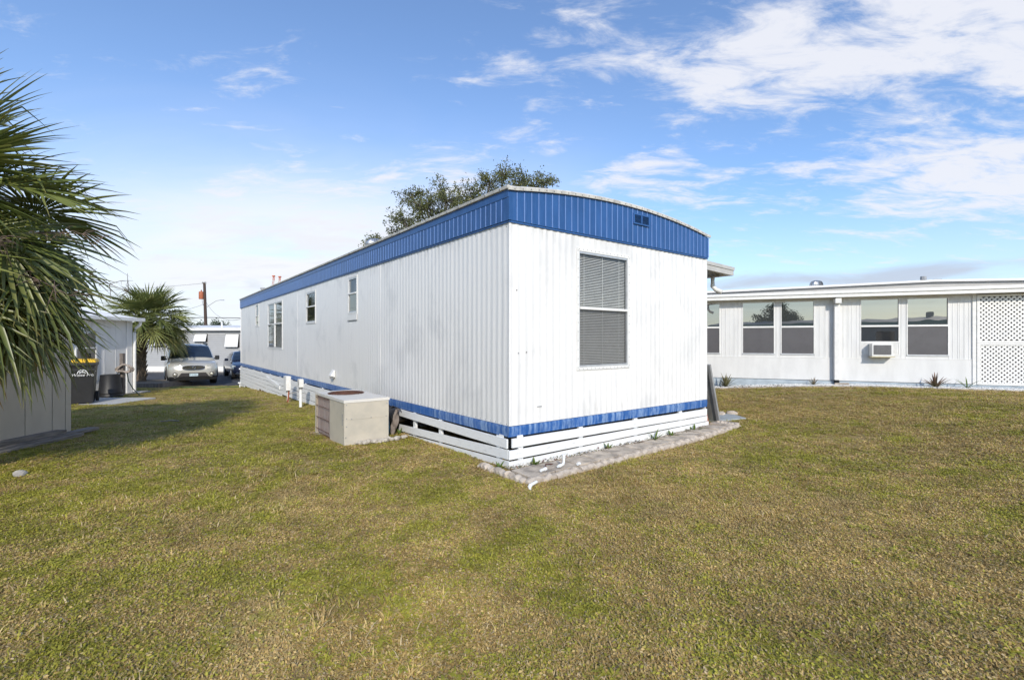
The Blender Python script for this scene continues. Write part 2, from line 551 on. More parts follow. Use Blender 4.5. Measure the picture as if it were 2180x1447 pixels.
# ------------------------------------------------------------------ ground
def mat_ground():
    m, T, b = newmat('lawn_soil')
    p = geo(T)
    a = T.noise(p, 0.55, 6, 0.6, 0.3)
    c = T.noise(p, 5.0, 6, 0.65)
    d = T.noise(p, 38, 5, 0.7)
    col = T.mix(T.step(c, 0.3, 0.7), (0.38, 0.26, 0.125), (0.30, 0.225, 0.075))
    col = T.mix(T.step(a, 0.45, 0.7, 0, 0.7), col, (0.24, 0.21, 0.05))
    col = T.mix(T.step(d, 0.5, 0.75, 0, 0.7), col, (0.54, 0.42, 0.26))
    col = T.mix(T.step(d, 0.46, 0.28, 0, 0.7), col, (0.09, 0.07, 0.035))
    bare = T.step(T.noise(p, 0.85, 5, 0.6, 0.5), 0.64, 0.74)
    col = T.mix(T.math('MULTIPLY', bare, 0.75), col, (0.46, 0.36, 0.26))
    T.l.new(col, b.inputs['Base Color'])
    b.inputs['Roughness'].default_value = 0.95
    b.inputs['Specular IOR Level'].default_value = 0.1
    bump(T, b, T.math('ADD', d, c), 0.9, 0.02)
    return m


def axis(lo, hi, flo, fhi, step):
    a = list(np.arange(flo, fhi + 1e-6, step))
    s, v = step, flo
    while v > lo:
        s *= 1.5
        v -= s
        a.insert(0, v)
    s, v = step, fhi
    while v < hi:
        s *= 1.5
        v += s
        a.append(v)
    return a


def sheet(name, xs, ys, matl, dz=0.0, keep=None, parent=None):
    mb = MB()
    nx = len(xs)
    for y in ys:
        for x in xs:
            mb.v.append((x, y, gz(x, y) + dz))
    for j in range(len(ys) - 1):
        for i in range(nx - 1):
            if keep is None or keep((xs[i] + xs[i + 1]) / 2, (ys[j] + ys[j + 1]) / 2):
                mb.f.append((j * nx + i, j * nx + i + 1, (j + 1) * nx + i + 1, (j + 1) * nx + i))
    return mb.build(name, matl, parent, smooth=60)


lawn = sheet('lawn', axis(-600, 600, -14, 14, 0.4), axis(-600, 900, 0, 24, 0.4), mat_ground())
setting(lawn)
road = sheet('road', list(np.arange(-80, 41, 4.0)), [24.2, 26, 28, 30.2], M_['asphalt'], 0.008)
setting(road)
drive = sheet('driveway', list(np.arange(-24, -12.1, 0.99)), list(np.arange(20.5, 24.3, 0.37)), M_['asphalt'], 0.012)
setting(drive)

# home frame: x along the end wall, y along the long wall
HX, HY_ = -0.028, 5.42
HA = math.atan2(0.60942198, 0.79284605)
UX, UY = 0.79284605, 0.60942198


def hw(u, v):
    return (HX + UX * u - UY * v, HY_ + UY * u + UX * v)


def hg(u, v):
    return gz(*hw(u, v))


HWID, HLEN = 4.07, 18.88

# ================================================================== MOBILE HOME
home = thing('mobile_home', 'long white corrugated mobile home with blue roof band and blue base stripe', 'mobile home', (HX, HY_, 0), HA)
END_WIN = (1.10, 2.065, 1.10, 2.585)
SIDE_WINS = {'A': (14.89, 15.44, 1.97, 2.72), 'B': (11.21, 13.25, 1.20, 2.62), 'C': (7.72, 8.50, 1.89, 2.63), 'D': (4.89, 5.35, 1.99, 2.68)}
RIB = 0.1067


def corr(s):
    """siding profile: broad flat pans, narrow rounded crowns"""
    t = (s / RIB) % 1.0
    return 0.0048 * (0.5 + 0.5 * math.cos(2 * math.pi * t)) ** 1.4


def siding(length, wins, smooth_from, place):
    ss_ = set()
    s = 0.0
    while s < length:
        ss_.add(round(s, 4))
        s += RIB / 8
    ss_.add(length)
    for w in wins:
        ss_ |= {w[0], w[1]}
    xs = sorted(ss_)
    zs = sorted({0.474, 0.8, 1.6, 2.4, 2.815} | {w[2] for w in wins} | {w[3] for w in wins})
    mb = MB()
    for z in zs:
        for s in xs:
            d = corr(s) * (1.6 if place(0, 0, 1)[1] else 1.0)
            if smooth_from and s > smooth_from:
                d *= 0.55
            for w in wins:   # flattened flange zone round each window
                dx = max(w[0] - 0.05 - s, s - w[1] - 0.05, 0)
                if dx < 0.03 and w[2] - 0.08 < z < w[3] + 0.08:
                    d *= dx / 0.03
            d += 0.004 * (mnoise.noise(Vector((s * 0.8, z * 1.3, length))))
            mb.v.append(place(s, z, d))
    n = len(xs)
    for j in range(len(zs) - 1):
        for i in range(n - 1):
            cx, cz = (xs[i] + xs[i + 1]) / 2, (zs[j] + zs[j + 1]) / 2
            if any(w[0] < cx < w[1] and w[2] < cz < w[3] for w in wins):
                continue
            mb.f.append((j * n + i, j * n + i + 1, (j + 1) * n + i + 1, (j + 1) * n + i))
    return mb


siding(HWID, [END_WIN], 0, lambda s, z, d: (s, -d, z)).build('end_siding', M_['siding'], home, smooth=50)
siding(HLEN, list(SIDE_WINS.values()), 9.3, lambda s, z, d: (-d, s, z)).build('side_siding', M_['siding'], home, smooth=50)
mb = MB()
mb.quad((HWID, 0, .474), (HWID, HLEN, .474), (HWID, HLEN, 2.815), (HWID, 0, 2.815))
mb.quad((0, HLEN, .474), (HWID, HLEN, .474), (HWID, HLEN, 2.815), (0, HLEN, 2.815))
mb.build('rear_siding', M_['siding'], home)
for s_ in (1.28, 3.73, 9.39):
    MB().box(-.0062, -.001, s_, s_ + .003, .476, 2.776).build('panel_seam', M_['siding'], home)
for s_ in (.74, 2.77):
    MB().box(s_, s_ + .004, -.0085, -.001, .476, 2.776).build('panel_seam', M_['siding'], home)
mb = MB()
for k in range(170):
    s_ = .05 + k * RIB
    mb.box(-.0075, -.001, s_ - .003, s_ + .003, .492, .498)
    if k % 3 == 0:
        mb.box(-.0075, -.001, s_ - .003, s_ + .003, 2.74, 2.746)
mb.build('screw', M_['grey'], home)['kind'] = 'stuff'
# corner trim pieces
MB().box(-0.009, 0.014, -0.009, 0.014, 0.474, 2.812).build('corner_trim', M_['siding'], home, bevel=0.006)
MB().box(HWID - 0.022, HWID + 0.012, -0.015, 0.02, 0.474, 2.812).build('corner_trim', M_['siding'], home, bevel=0.005)
MB().box(-0.013, 0.02, HLEN - 0.02, HLEN + 0.012, 0.474, 2.812).build('corner_trim', M_['siding'], home, bevel=0.005)


def arch(u):
    return 3.165 + 0.165 * (1 - ((u - HWID / 2) / (HWID / 2)) ** 2)


# fascia panels on the end: each its own pan
npan = 38
pw = (HWID + 0.04) / npan
VENT = (2.14, 2.49)
for i in range(npan):
    u0, u1 = -0.02 + i * pw, -0.02 + (i + 1) * pw
    y0 = -0.030
    a0, a1 = arch(u0) - 0.035, arch(u1) - 0.035
    mb = MB()
    mb.hexa([(u0, y0, 2.80), (u1 - .012, y0, 2.80), (u1 - .012, y0 + .03, 2.80), (u0, y0 + .03, 2.80)],
            [(u0, y0, a0), (u1 - .012, y0, a1), (u1 - .012, y0 + .03, a1), (u0, y0 + .03, a0)])
    p = mb.build('fascia_panel', M_['fascia'], home)
    mb = MB()
    mb.box(u1 - .0115, u1 - .0005, y0 - 0.007, y0 + .02, 2.803, min(a0, a1) - 0.002)
    mb.build('seam', M_['seam'], p)
# side fascia: single pans near the corner, one ribbed sheet where they run together
for i in range(50):
    v0 = 0.01 + i * RIB
    mb = MB()
    mb.box(-0.030, 0.0, v0, v0 + RIB - 0.012, 2.80, 3.055)
    p = mb.build('fascia_panel', M_['fascia'], home)
    MB().box(-0.036, -0.01, v0 + RIB - .0115, v0 + RIB - .0015, 2.803, 3.053).build('seam', M_['seam'], p)
mb = MB()
mb2 = MB()
v = 0.01 + 50 * RIB
while v < HLEN - 0.05:
    mb.box(-0.030, 0.0, v, v + RIB - 0.010, 2.80, 3.055)
    mb2.box(-0.034, -0.01, v + RIB - .0095, v + RIB - .0015, 2.803, 3.053)
    v += RIB
o = mb.build('fascia_sheet', M_['fascia'], home)
mb2.build('seam', M_['seam'], o)['kind'] = 'stuff'
o['kind'] = 'stuff'
MB().box(-0.036, 0.0, -0.028, HLEN + 0.02, 3.057, 3.145).build('fascia_strip', M_['fascia'], home, bevel=0.004)
MB().box(-0.034, 0.0, -0.034, 0.009, 2.80, 3.055).build('fascia_corner', M_['fascia'], home)
MB().box(-0.020, 0.0, -0.02, HLEN + .01, 2.778, 2.799).build('drip_rail', M_['fascia'], home)
MB().box(0.002, HWID + 0.02, -0.022, 0.0, 2.778, 2.799).build('drip_rail', M_['fascia'], home)
MB().box(HWID, HWID + 0.03, 0.002, HLEN, 2.80, 3.15).build('fascia_sheet', M_['fascia'], home)
mb = MB()
us = np.linspace(0.002, HWID, 17)
for a, b_ in zip(us[:-1], us[1:]):
    mb.hexa([(a, HLEN, 2.8), (b_, HLEN, 2.8), (b_, HLEN + .025, 2.8), (a, HLEN + .025, 2.8)],
            [(a, HLEN, arch(a) - .03), (b_, HLEN, arch(b_) - .03), (b_, HLEN + .025, arch(b_) - .03), (a, HLEN + .025, arch(a) - .03)])
mb.build('fascia_sheet', M_['fascia'], home)
# roof skin and edge rail
mb = MB()
us = list(np.linspace(-0.03, HWID + 0.03, 25))
vs = list(np.linspace(-0.03, HLEN + 0.03, 40))
for v in vs:
    for u in us:
        mb.v.append((u, v, arch(min(HWID, max(0, u))) + 0.004))
for j in range(len(vs) - 1):
    for i in range(len(us) - 1):
        k = j * len(us) + i
        mb.f.append((k, k + 1, k + 1 + len(us), k + len(us)))
mb.build('roof', M_['roof'], home, smooth=60)
mb = MB()
mb.loft([[(u, -0.058, arch(min(HWID, max(0, u))) - 0.036), (u, -0.036, arch(min(HWID, max(0, u))) - 0.036), (u, -0.030, arch(min(HWID, max(0, u))) + 0.008), (u, -0.048, arch(min(HWID, max(0, u))) + 0.012), (u, -0.062, arch(min(HWID, max(0, u))) - 0.004)] for u in np.linspace(-0.05, HWID + 0.05, 40)])
rail = mb.build('roof_rail', M_['rooftrim'], home, smooth=35)
mb = MB()
for i in range(34):
    u = 0.03 + i * 0.12
    mb.box(u - .006, u + .006, -0.066, -0.058, arch(min(u, HWID)) - 0.024, arch(min(u, HWID)) - 0.012)
mb.build('screw', M_['grey'], rail)['kind'] = 'stuff'
mb = MB()
vv = list(np.linspace(-0.045, HLEN + 0.04, 60))
mb.loft([[(-0.060, v, 3.148 + .004 * mnoise.noise((v * 1.7, 0, 3))), (-0.030, v, 3.146), (-0.026, v, 3.182), (-0.05, v, 3.187 + .004 * mnoise.noise((v * 1.7, 0, 3))), (-0.066, v, 3.176)] for v in vv])
rail = mb.build('roof_rail', M_['rooftrim'], home, smooth=35)
mb = MB()
for i in range(60):
    v = 0.1 + i * 0.3
    mb.box(-0.070, -0.060, v - .008, v + .008, 3.158, 3.170)
mb.build('screw', M_['grey'], rail)['kind'] = 'stuff'
# roof seams (standing laps across the roof)
# base band
nb = 30
mb = MB()
mb.loft([[(u, -0.010 - .003 * mnoise.noise((u * 2, 1, 0)), 0.352), (u, 0.010, 0.352), (u, 0.010, 0.470), (u, -0.013, 0.470), (u, -0.019, 0.43)] for u in np.linspace(-0.02, HWID + 0.01, 24)])
mb.build('base_band', M_['band'], home, smooth=30)
mb = MB()
mb.loft([[(-0.010 - .003 * mnoise.noise((v * 2, 1, 0)), v, 0.352), (0.010, v, 0.352), (0.010, v, 0.470), (-0.013, v, 0.470), (-0.019, v, 0.43)] for v in np.linspace(0.012, HLEN, 60)])
mb.build('base_band', M_['band'], home, smooth=30)
MB().box(HWID - .01, HWID + .012, 0.02, HLEN, 0.35, 0.474).build('base_band', M_['band'], home)
MB().box(-0.006, HWID, HLEN - .01, HLEN + .012, 0.35, 0.474).build('base_band', M_['band'], home)
MB().box(0.02, HWID - .02, 0.02, HLEN - .02, 0.40, 0.46).build('floor', M_['wood'], home)
mb = MB()
for v in np.arange(0.8, HLEN, 2.4):
    mb.box(0.5, 0.9, v, v + .4, -0.6, 0.40)
    mb.box(3.1, 3.5, v, v + .4, -0.6, 0.40)
mb.build('pier', M_['conc'], home)
# little flap of loose sheet low on the end wall, dings
MB().box(0.40, 0.47, -0.020, -0.011, 0.662, 0.668).build('siding_tear', M_['grey'], home)
mb = MB()
for (u, z) in ((0.095, 2.02), (0.12, 1.30), (0.24, 1.31)):
    mb.box(u - .005, u + .005, -0.016, -0.006, z - .008, z + .008)
mb.build('ding', M_['grey'], home)
# gable vent
vt = MB()
u0, u1, z0, z1 = 2.14, 2.50, 3.075, 3.225
for (a, b_, c, d) in ((u0, u1, z0, z0 + .02), (u0, u1, z1 - .02, z1), (u0, u0 + .022, z0 + .021, z1 - .021), (u1 - .022, u1, z0 + .021, z1 - .021), ((u0 + u1) / 2 - .014, (u0 + u1) / 2 + .014, z0 + .021, z1 - .021)):
    vt.box(a, b_, -0.052, -0.037, c, d)
vt = vt.build('gable_vent', M_['fascia'], home)
MB().box(u0 + .023, u1 - .023, -0.0395, -0.038, z0 + .022, z1 - .022).build('opening', M_['dark'], vt)
mb = MB()
for k in range(7):
    z = z0 + .028 + k * .0145
    for (a, b_) in ((u0 + .024, (u0 + u1) / 2 - .016), ((u0 + u1) / 2 + .016, u1 - .024)):
        mb.hexa([(a, -.050, z), (b_, -.050, z), (b_, -.0405, z + .007), (a, -.0405, z + .007)], [(a, -.050, z + .002), (b_, -.050, z + .002), (b_, -.0405, z + .009), (a, -.0405, z + .009)])
mb.build('louvre', M_['fascia'], vt)['kind'] = 'stuff'


def blind(mb, a, b_, z0, z1, P, pitch=0.021):
    z = z1
    while z > z0:
        q = [P(a, 0.030, z - .007), P(b_, 0.030, z - .007), P(b_, 0.050, z + .007), P(a, 0.050, z + .007)]
        mb.quad(*q)
        z -= pitch
    for t in (0.12, 0.5, 0.86):
        s = a + (b_ - a) * t
        mb.quad(P(s - .004, .028, z0), P(s + .004, .028, z0), P(s + .004, .028, z1), P(s - .004, .028, z1))


def home_window(a, b_, z0, z1, mid, P, low='screen', mull=None, blinds=True, apron=False):
    """P(s, depth into the wall, z) -> home-local point"""
    def bx(mb, s0, s1, d0, d1, c0, c1):
        mb.hexa([P(s0, d0, c0), P(s1, d0, c0), P(s1, d1, c0), P(s0, d1, c0)], [P(s0, d0, c1), P(s1, d0, c1), P(s1, d1, c1), P(s0, d1, c1)])
    w = MB()
    f = 0.030
    for (s0, s1, c0, c1) in ((a - .035, b_ + .035, z1 - .004, z1 + .035), (a - .035, b_ + .035, z0 - .035, z0 + .004), (a - .035, a + .004, z0 + .0045, z1 - .0045), (b_ - .004, b_ + .035, z0 + .0045, z1 - .0045)):
        bx(w, s0, s1, -.014, -.002, c0, c1)
    win = w.build('window', M_['trim'], home)
    w = MB()
    for (s0, s1, c0, c1) in ((a, b_, z1 - f, z1 - .005), (a, b_, z0 + .005, z0 + f), (a, a + f * .6, z0 + f, z1 - f), (b_ - f * .6, b_, z0 + f, z1 - f)):
        bx(w, s0, s1, -.008, .022, c0, c1)
    w.build('frame', M_['alu'], win)
    w = MB()
    if mid:
        bx(w, a + f * .6, b_ - f * .6, -.022, .012, mid - .016, mid + .016)
    if mull:
        bx(w, mull - .05, mull + .05, -.018, .014, z0 + f, (mid or z1) - .0165)
        if mid:
            bx(w, mull - .05, mull + .05, -.018, .014, mid + .0165, z1 - f)
    w.build('meeting_rail', M_['trim'], win, bevel=.003)
    cuts = [(a + f * .6, b_ - f * .6)] if not mull else [(a + f * .6, mull - .05), (mull + .05, b_ - f * .6)]
    for (s0, s1) in cuts:
        MB().quad(P(s0, .012, mid + .016), P(s1, .012, mid + .016), P(s1, .012, z1 - f), P(s0, .012, z1 - f)).build('pane', M_['glass'], win)
        MB().quad(P(s0, .004, z0 + f), P(s1, .004, z0 + f), P(s1, .004, mid - .016), P(s0, .004, mid - .016)).build('pane', M_[low], win)
        if blinds:
            mb = MB()
            blind(mb, s0, s1, z0 + f, z1 - f, P)
            mb.build('blind', M_['blind'], win)['kind'] = 'stuff'
        else:
            MB().quad(P(s0, .09, z0 + f), P(s1, .09, z0 + f), P(s1, .09, z1 - f), P(s0, .09, z1 - f)).build('curtain', M_['gscreen'], win)
    mb = MB()
    for k in range(14):
        t = k / 13
        s = a + (b_ - a) * t
        z = z0 + (z1 - z0) * t
        for (s_, z_) in ((s, z1 + .02), (s, z0 - .02), (a - .02, z), (b_ + .02, z)):
            bx(mb, s_ - .004, s_ + .004, -.018, -.014, z_ - .004, z_ + .004)
    mb.build('screw', M_['grey'], win)['kind'] = 'stuff'
    return win


PE = lambda s, d, z: (s, d, z)
PS = lambda s, d, z: (d, s, z)
home_window(*END_WIN, 1.858, PE)
a = SIDE_WINS['A']
home_window(*a, 2.32, PS, 'dglass', None, False)
home_window(*SIDE_WINS['B'], 1.955, PS, 'glass', 12.24)
home_window(*SIDE_WINS['C'], 2.275, PS, 'dglass', None, False)
wD = home_window(*SIDE_WINS['D'], 2.37, PS, 'dglass', None, False)
MB().box(-0.020, -0.0095, 4.86, 5.38, 1.845, 1.952).build('apron', M_['trim'], wD, bevel=.002)
MB().box(-0.024, -0.0095, 4.86, 5.38, 1.832, 1.844).build('apron_lip', M_['grey'], wD)
MB().box(.02, HWID - .02, .02, HLEN - .02, 2.77, 2.79).build('ceiling', mat('ceiling_tan', (.35, .32, .28), .8), home)
MB().box(.02, HWID - .02, 3.2, 3.25, .461, 2.769).build('partition', mat('partition_panelling', (.16, .12, .09), .7), home)
MB().box(HWID - .04, HWID - .02, .02, 3.19, .461, 2.769).build('lining', mat('lining_panelling', (.16, .12, .09), .7), home)
# dryer hood
mb = MB()
mb.hexa([(-.012, 6.20, .645), (-.012, 6.37, .645), (-.012, 6.37, .80), (-.012, 6.20, .80)], [(-.10, 6.22, .68), (-.10, 6.35, .68), (-.035, 6.35, .79), (-.035, 6.22, .79)])
dh = mb.build('dryer_hood', M_['trim'], home)
MB().box(-.085, -.014, 6.235, 6.335, .625, .645).build('flap', M_['grey'], dh)
# skirting: loose boards by the corner
SK = M_['board']


def skirt(face, s0, s1, za0, zb0, za1, zb1, th=0.022, off=0.012, seed=0):
    """one board: bottom/top at s0 = za0,zb0 and at s1 = za1,zb1"""
    mb = MB()
    secs = []
    for k in range(9):
        t = k / 8
        s = s0 + (s1 - s0) * t
        w = .004 * mnoise.noise((s * 1.3, seed * 3.1, 0.5))
        lo, hi = za0 + (za1 - za0) * t + w, zb0 + (zb1 - zb0) * t + w
        d0 = -off - th + .006 * mnoise.noise((s * .7, seed * 5.1, 2.5))
        d1 = d0 + th
        q = [(d0, lo), (d0, hi), (d1, hi), (d1, lo)]
        secs.append([(s, d, z) if face == 'e' else (d, s, z) for d, z in q])
    mb.loft(secs)
    return mb.build('skirt_board', SK, home, bevel=.002)


skirt('e', 0.016, HWID - .02, .230, .334, .216, .322, seed=1)
skirt('e', -0.030, HWID - .02, .102, .206, .126, .206, seed=2)
skirt('e', -0.034, HWID - .11, -.02, .082, .030, .112, seed=3)
skirt('e', HWID - .105, HWID + .02, .03, .112, .036, .117, seed=33)
skirt('s', 0.012, 2.95, .220, .328, .240, .345, seed=4)
skirt('s', -0.006, 2.90, .103, .210, -.005, .098, seed=5)
skirt('s', -0.008, 3.00, -.02, .086, -.14, -.034, seed=6)
for s in (0.17, 1.55, 2.35):
    MB().box(-.010, .026, s, s + .07, -.15, .345).build('skirt_post', SK, home)
for s in (0.12, 1.1, 2.2, 3.3):
    MB().box(s, s + .07, -.010, .024, -.08, .345).build('skirt_post', SK, home)
for s in (0.10,):
    MB().box(-.014, -.006, s, s + .08, .325, .362).build('strap', SK, home)
    MB().box(s, s + .08, -.016, -.008, .325, .362).build('strap', SK, home)
# skirting along the long side beyond the air conditioner: rows stacked down to the falling ground
row = 0
z_top = 0.328
while z_top > -0.52:
    s = 3.55
    while s < HLEN and hg(0, s) > z_top - 0.05:
        s += 0.2
    cuts = []
    while s < HLEN - .3:
        e = min(HLEN + .01, s + rnd.choice((3.05, 3.66, 4.27)))
        if HLEN - e < .8:
            e = HLEN + .01
        cuts.append((s, e - .004))
        s = e
    for (s0, s1) in cuts:
        g = .009 if row else 0.0
        j0, j1 = rnd.uniform(-g, g), rnd.uniform(-g, g)
        skirt('s', s0, s1, z_top - .112 + j0, z_top + j0, z_top - .112 + j1, z_top + j1, seed=10 + row + s0)
    z_top -= 0.124
    row += 1
for s in np.arange(4.2, HLEN, 1.45):
    MB().box(-.011, .026, s, s + .07, -.62, .352).build('skirt_post', SK, home)
# one slipped board end
mb = MB()
mb.loft([[(-.060, s, z - .055), (-.060, s, z + .055), (-.040, s, z + .055), (-.040, s, z - .055)] for s, z in ((11.3, .02), (13.3, .20))])
mb.build('skirt_board', SK, home, bevel=.002)
MB().box(HWID - .03, HWID - .01, 0.0, HLEN, -.7, .349).build('skirt_panel', M_['board'], home)
MB().box(0, HWID - .03, HLEN - .03, HLEN - .01, -.8, .349).build('skirt_panel', M_['board'], home)


def turbine(root, r=0.16, h=0.22, base=0.10):
    MB().lathe([(r * .95, -.12), (r * .8, base * .5), (r * .78, base)], 20).build('base_collar', M_['roof'], root, smooth=40)
    mb = MB()
    for k in range(22):
        a0 = 2 * math.pi * k / 22
        sec = []
        for i in range(7):
            t = i / 6
            rr = r * (0.72 + 0.36 * math.sin(math.pi * (0.12 + 0.8 * t)))
            aa = a0 + t * 0.35
            z = base + .005 + h * t
            sec.append([(rr * math.cos(aa), rr * math.sin(aa), z), (rr * .9 * math.cos(aa + .24), rr * .9 * math.sin(aa + .24), z)])
        for i in range(6):
            mb.quad(sec[i][0], sec[i][1], sec[i + 1][1], sec[i + 1][0])
    mb.build('vane', M_['turbine'], root)['kind'] = 'stuff'
    MB().lathe([(r * .82, base + h), (r * .6, base + h + .025), (r * .15, base + h + .04)], 20).build('cap', M_['turbine'], root, smooth=40)
    mb = MB()
    mb.tube([(r * 1.22 * math.cos(t), 0, base + h * .5 + (h * .62) * math.sin(t)) for t in np.linspace(-0.6, math.pi + .6, 14)], .007, 5)
    mb.build('bracket', M_['grey'], root)


x, y = hw(0.40, 5.0)
t = thing('turbine_vent', 'round metal turbine vent low behind the blue roof edge of the mobile home', 'roof vent', (x, y, arch(.4) + .02), .4)
turbine(t, .17, .16, .04)
x, y = hw(0.5, 17.0)
t = thing('roof_pipe', 'short dark plumbing pipe poking from the far end of the mobile home roof', 'roof pipe', (x, y, arch(.5)))
MB().lathe([(.06, -.03), (.06, .24), (.085, .24), (.085, .30), (.02, .31)], 10).build('pipe', M_['grey'], t, smooth=40)

# carport awning on the far side
aw = thing('carport_awning', 'grey metal carport awning jutting from the far side of the mobile home', 'awning', (HX, HY_, 0), HA)
mb = MB()
A = lambda u: 2.93 - (u - 4.1) * .035
mb.hexa([(4.105, .55, A(4.105) - .02), (5.83, .55, A(5.83) - .02), (5.83, 9, A(5.83) - .02), (4.105, 9, A(4.105) - .02)], [(4.105, .55, A(4.105)), (5.83, .55, A(5.83)), (5.83, 9, A(5.83)), (4.105, 9, A(4.105))])
mb.build('roof_pan', M_['trim'], aw)
for k, (c0, c1, o_) in enumerate(((-.155, -.06, .0), (-.058, .006, .014))):
    MB().hexa([(4.105, .49 - o_, A(4.105) + c0), (5.90 + o_, .49 - o_, A(5.9) + c0), (5.90 + o_, .549, A(5.9) + c0), (4.105, .549, A(4.105) + c0)],
              [(4.105, .49 - o_, A(4.105) + c1), (5.90 + o_, .49 - o_, A(5.9) + c1), (5.90 + o_, .549, A(5.9) + c1), (4.105, .549, A(4.105) + c1)]).build('fascia', mat('awning_grey' + str(k), (.50, .49, .46), .5, .15, 6), aw)
MB().box(5.831, 5.90, .551, 9, A(5.9) - .155, A(5.9) + .004).build('gutter', M_['trim'], aw)
mb = MB()
mb.tube([(5.78, .86, A(5.8) - .14), (5.78, .86, A(5.8) - .34), (5.80, .80, A(5.8) - .42), (5.84, .70, A(5.8) - .47)], .045, 8)
mb.build('downspout', M_['trim'], aw, smooth=50)
MB().box(5.66, 5.80, .74, .98, A(5.8) - .17, A(5.8) - .12).build('outlet', M_['grey'], aw)
for v in (3.6, 6.2, 8.7):
    MB().box(5.70, 5.77, v, v + .07, -.3, A(5.8) - .021).build('post', M_['trim'], aw)

# leaning panel and orange board
x, y = hw(0, 0)
lp = thing('leaning_panel', 'grey framed panel leaning against the far corner of the mobile home', 'panel', (HX, HY_, 0), HA)
T0, T1 = Vector((4.44, -.04, hg(4.44, 0) - .01)), Vector((4.125, -.04, 1.04))
up = (T1 - T0).normalized()
nn = Vector((up.z, 0, -up.x))


def lean(mb, a, b_, v0, v1, d0, d1):
    p = [T0 + up * a, T0 + up * b_]
    c = [p[0] + nn * d0, p[0] + nn * d1, p[1] + nn * d1, p[1] + nn * d0]
    mb.hexa([(q.x, q.y + v0, q.z) for q in c], [(q.x, q.y + v1, q.z) for q in c])


Lp = (T1 - T0).length
mb = MB()
lean(mb, .03, Lp - .03, .05, 1.15, .006, .014)
mb.build('sheet', M_['panelgrey'], lp)
for q in ((0, Lp, 0, .049), (0, Lp, 1.151, 1.2), (0, .04, .05, 1.15), (Lp - .04, Lp, .05, 1.15)):
    mb = MB()
    lean(mb, q[0], q[1], q[2], q[3], -.012, .028)
    mb.build('frame_rail', M_['grey'], lp)
mb = MB()
mb.hexa([(4.10, .02, hg(4.2, 0) - .02), (4.22, .02, hg(4.2, 0) - .02), (4.22, .9, hg(4.2, 0) - .02), (4.10, .9, hg(4.2, 0) - .02)], [(4.085, .02, .33), (4.10, .02, .33), (4.10, .9, .33), (4.085, .9, .33)])
o = mb.build('orange_board', M_['orange'])
o.location = (HX, HY_, 0)
o.rotation_euler = (0, 0, HA)
tag(o, 'orange brown board wedged behind the grey leaning panel', 'board')
# slab beyond the corner with broken edging
sl = MB()
pts = [hw(4.55, .05), hw(5.05, -.18), hw(5.35, .25), hw(4.75, .75)]
sl.prism([(p[0], p[1], gz(*p) - .05) for p in pts], (0, 0, .075))
sl = sl.build('concrete_slab', mat('bluish_slab', (.40, .43, .43), .9, .25, 6), None, bevel=.01)
setting(sl)
for k in range(6):
    u, v = 4.62 + k * .14 + rnd.uniform(-.02, .02), .82 - k * .12
    p = hw(u, v)
    mb = MB()
    mb.lathe([(.04, -.03), (.09, .0), (.085, .05), (.04, .075)], 7, Matrix.Translation((p[0], p[1], gz(*p))) @ Matrix.Rotation(rnd.uniform(0, 3), 4, 'Z') @ Matrix.Diagonal((1.2, .8, 1, 1)))
    mb.build('edging_stone', M_['edging'], sl, smooth=50)

# ================================================================== PAVER WALK
walk = MB().box(-.17, 4.30, -.53, -.06, -.09, 0.0).build('paver_walk', M_['mulch'])
walk.location = (HX, HY_, 0.0)
walk.rotation_euler = (0, 0, HA)
setting(walk)
u = -0.10
k = 0
while u < 4.35:
    L_ = rnd.uniform(.36, .44)
    g = hg(u + L_ / 2, -.3)
    v0 = -.50 + .17 * max(0, u) / 4.3
    tl = rnd.uniform(-.008, .008)
    mb = MB()
    mb.hexa([(u, v0, -.06), (u + L_ - .014, v0 + .016, -.06), (u + L_ - .02, v0 + .36, -.06), (u + .006, v0 + .345, -.06)],
            [(u, v0, g + .034 + tl), (u + L_ - .014, v0 + .016, g + .036), (u + L_ - .02, v0 + .36, g + .030 - tl), (u + .006, v0 + .345, g + .032)])
    mb.build('paver', M_['paver'], walk, bevel=.008)
    u += L_
    k += 1


def edging_block(u, v, length, ang, g):
    """scalloped concrete lawn edging: one block with three humps"""
    mb = MB()
    n = 13
    top = [.055 + .018 * abs(math.sin(math.pi * 3 * i / (n - 1))) + rnd.uniform(-.012, .012) for i in range(n)]
    secs = []
    for i in range(n):
        x = length * i / (n - 1)
        w = .045 + .006 * math.sin(i * 1.7)
        secs.append([(x, -w, -.06), (x, -w, top[i] - .02), (x, -w * .4, top[i]), (x, w * .4, top[i]), (x, w, top[i] - .02), (x, w, -.06)])
    mb.loft(secs)
    o = mb.build('edging_block', M_['edging'], walk, smooth=50)
    o.location = (u, v, g - .012)
    o.rotation_euler = (rnd.uniform(-.08, .08), rnd.uniform(-.03, .03), ang)


u = -.24
while u < 4.35:
    v = -.60 + .185 * max(0, u) / 4.3
    edging_block(u, v + rnd.uniform(-.012, .012), .37, math.atan(.185 / 4.3) + rnd.uniform(-.04, .04), hg(u, v))
    u += .385
v = -.56
for k in range(3):
    edging_block(-.22 + rnd.uniform(-.015, .015) - k * .015, v + k * .27, .26, R(90) + rnd.uniform(-.08, .08), hg(-.2, v))
for v_ in (-.40, -.20):
    edging_block(4.36, v_, .18, R(95), hg(4.3, v_))

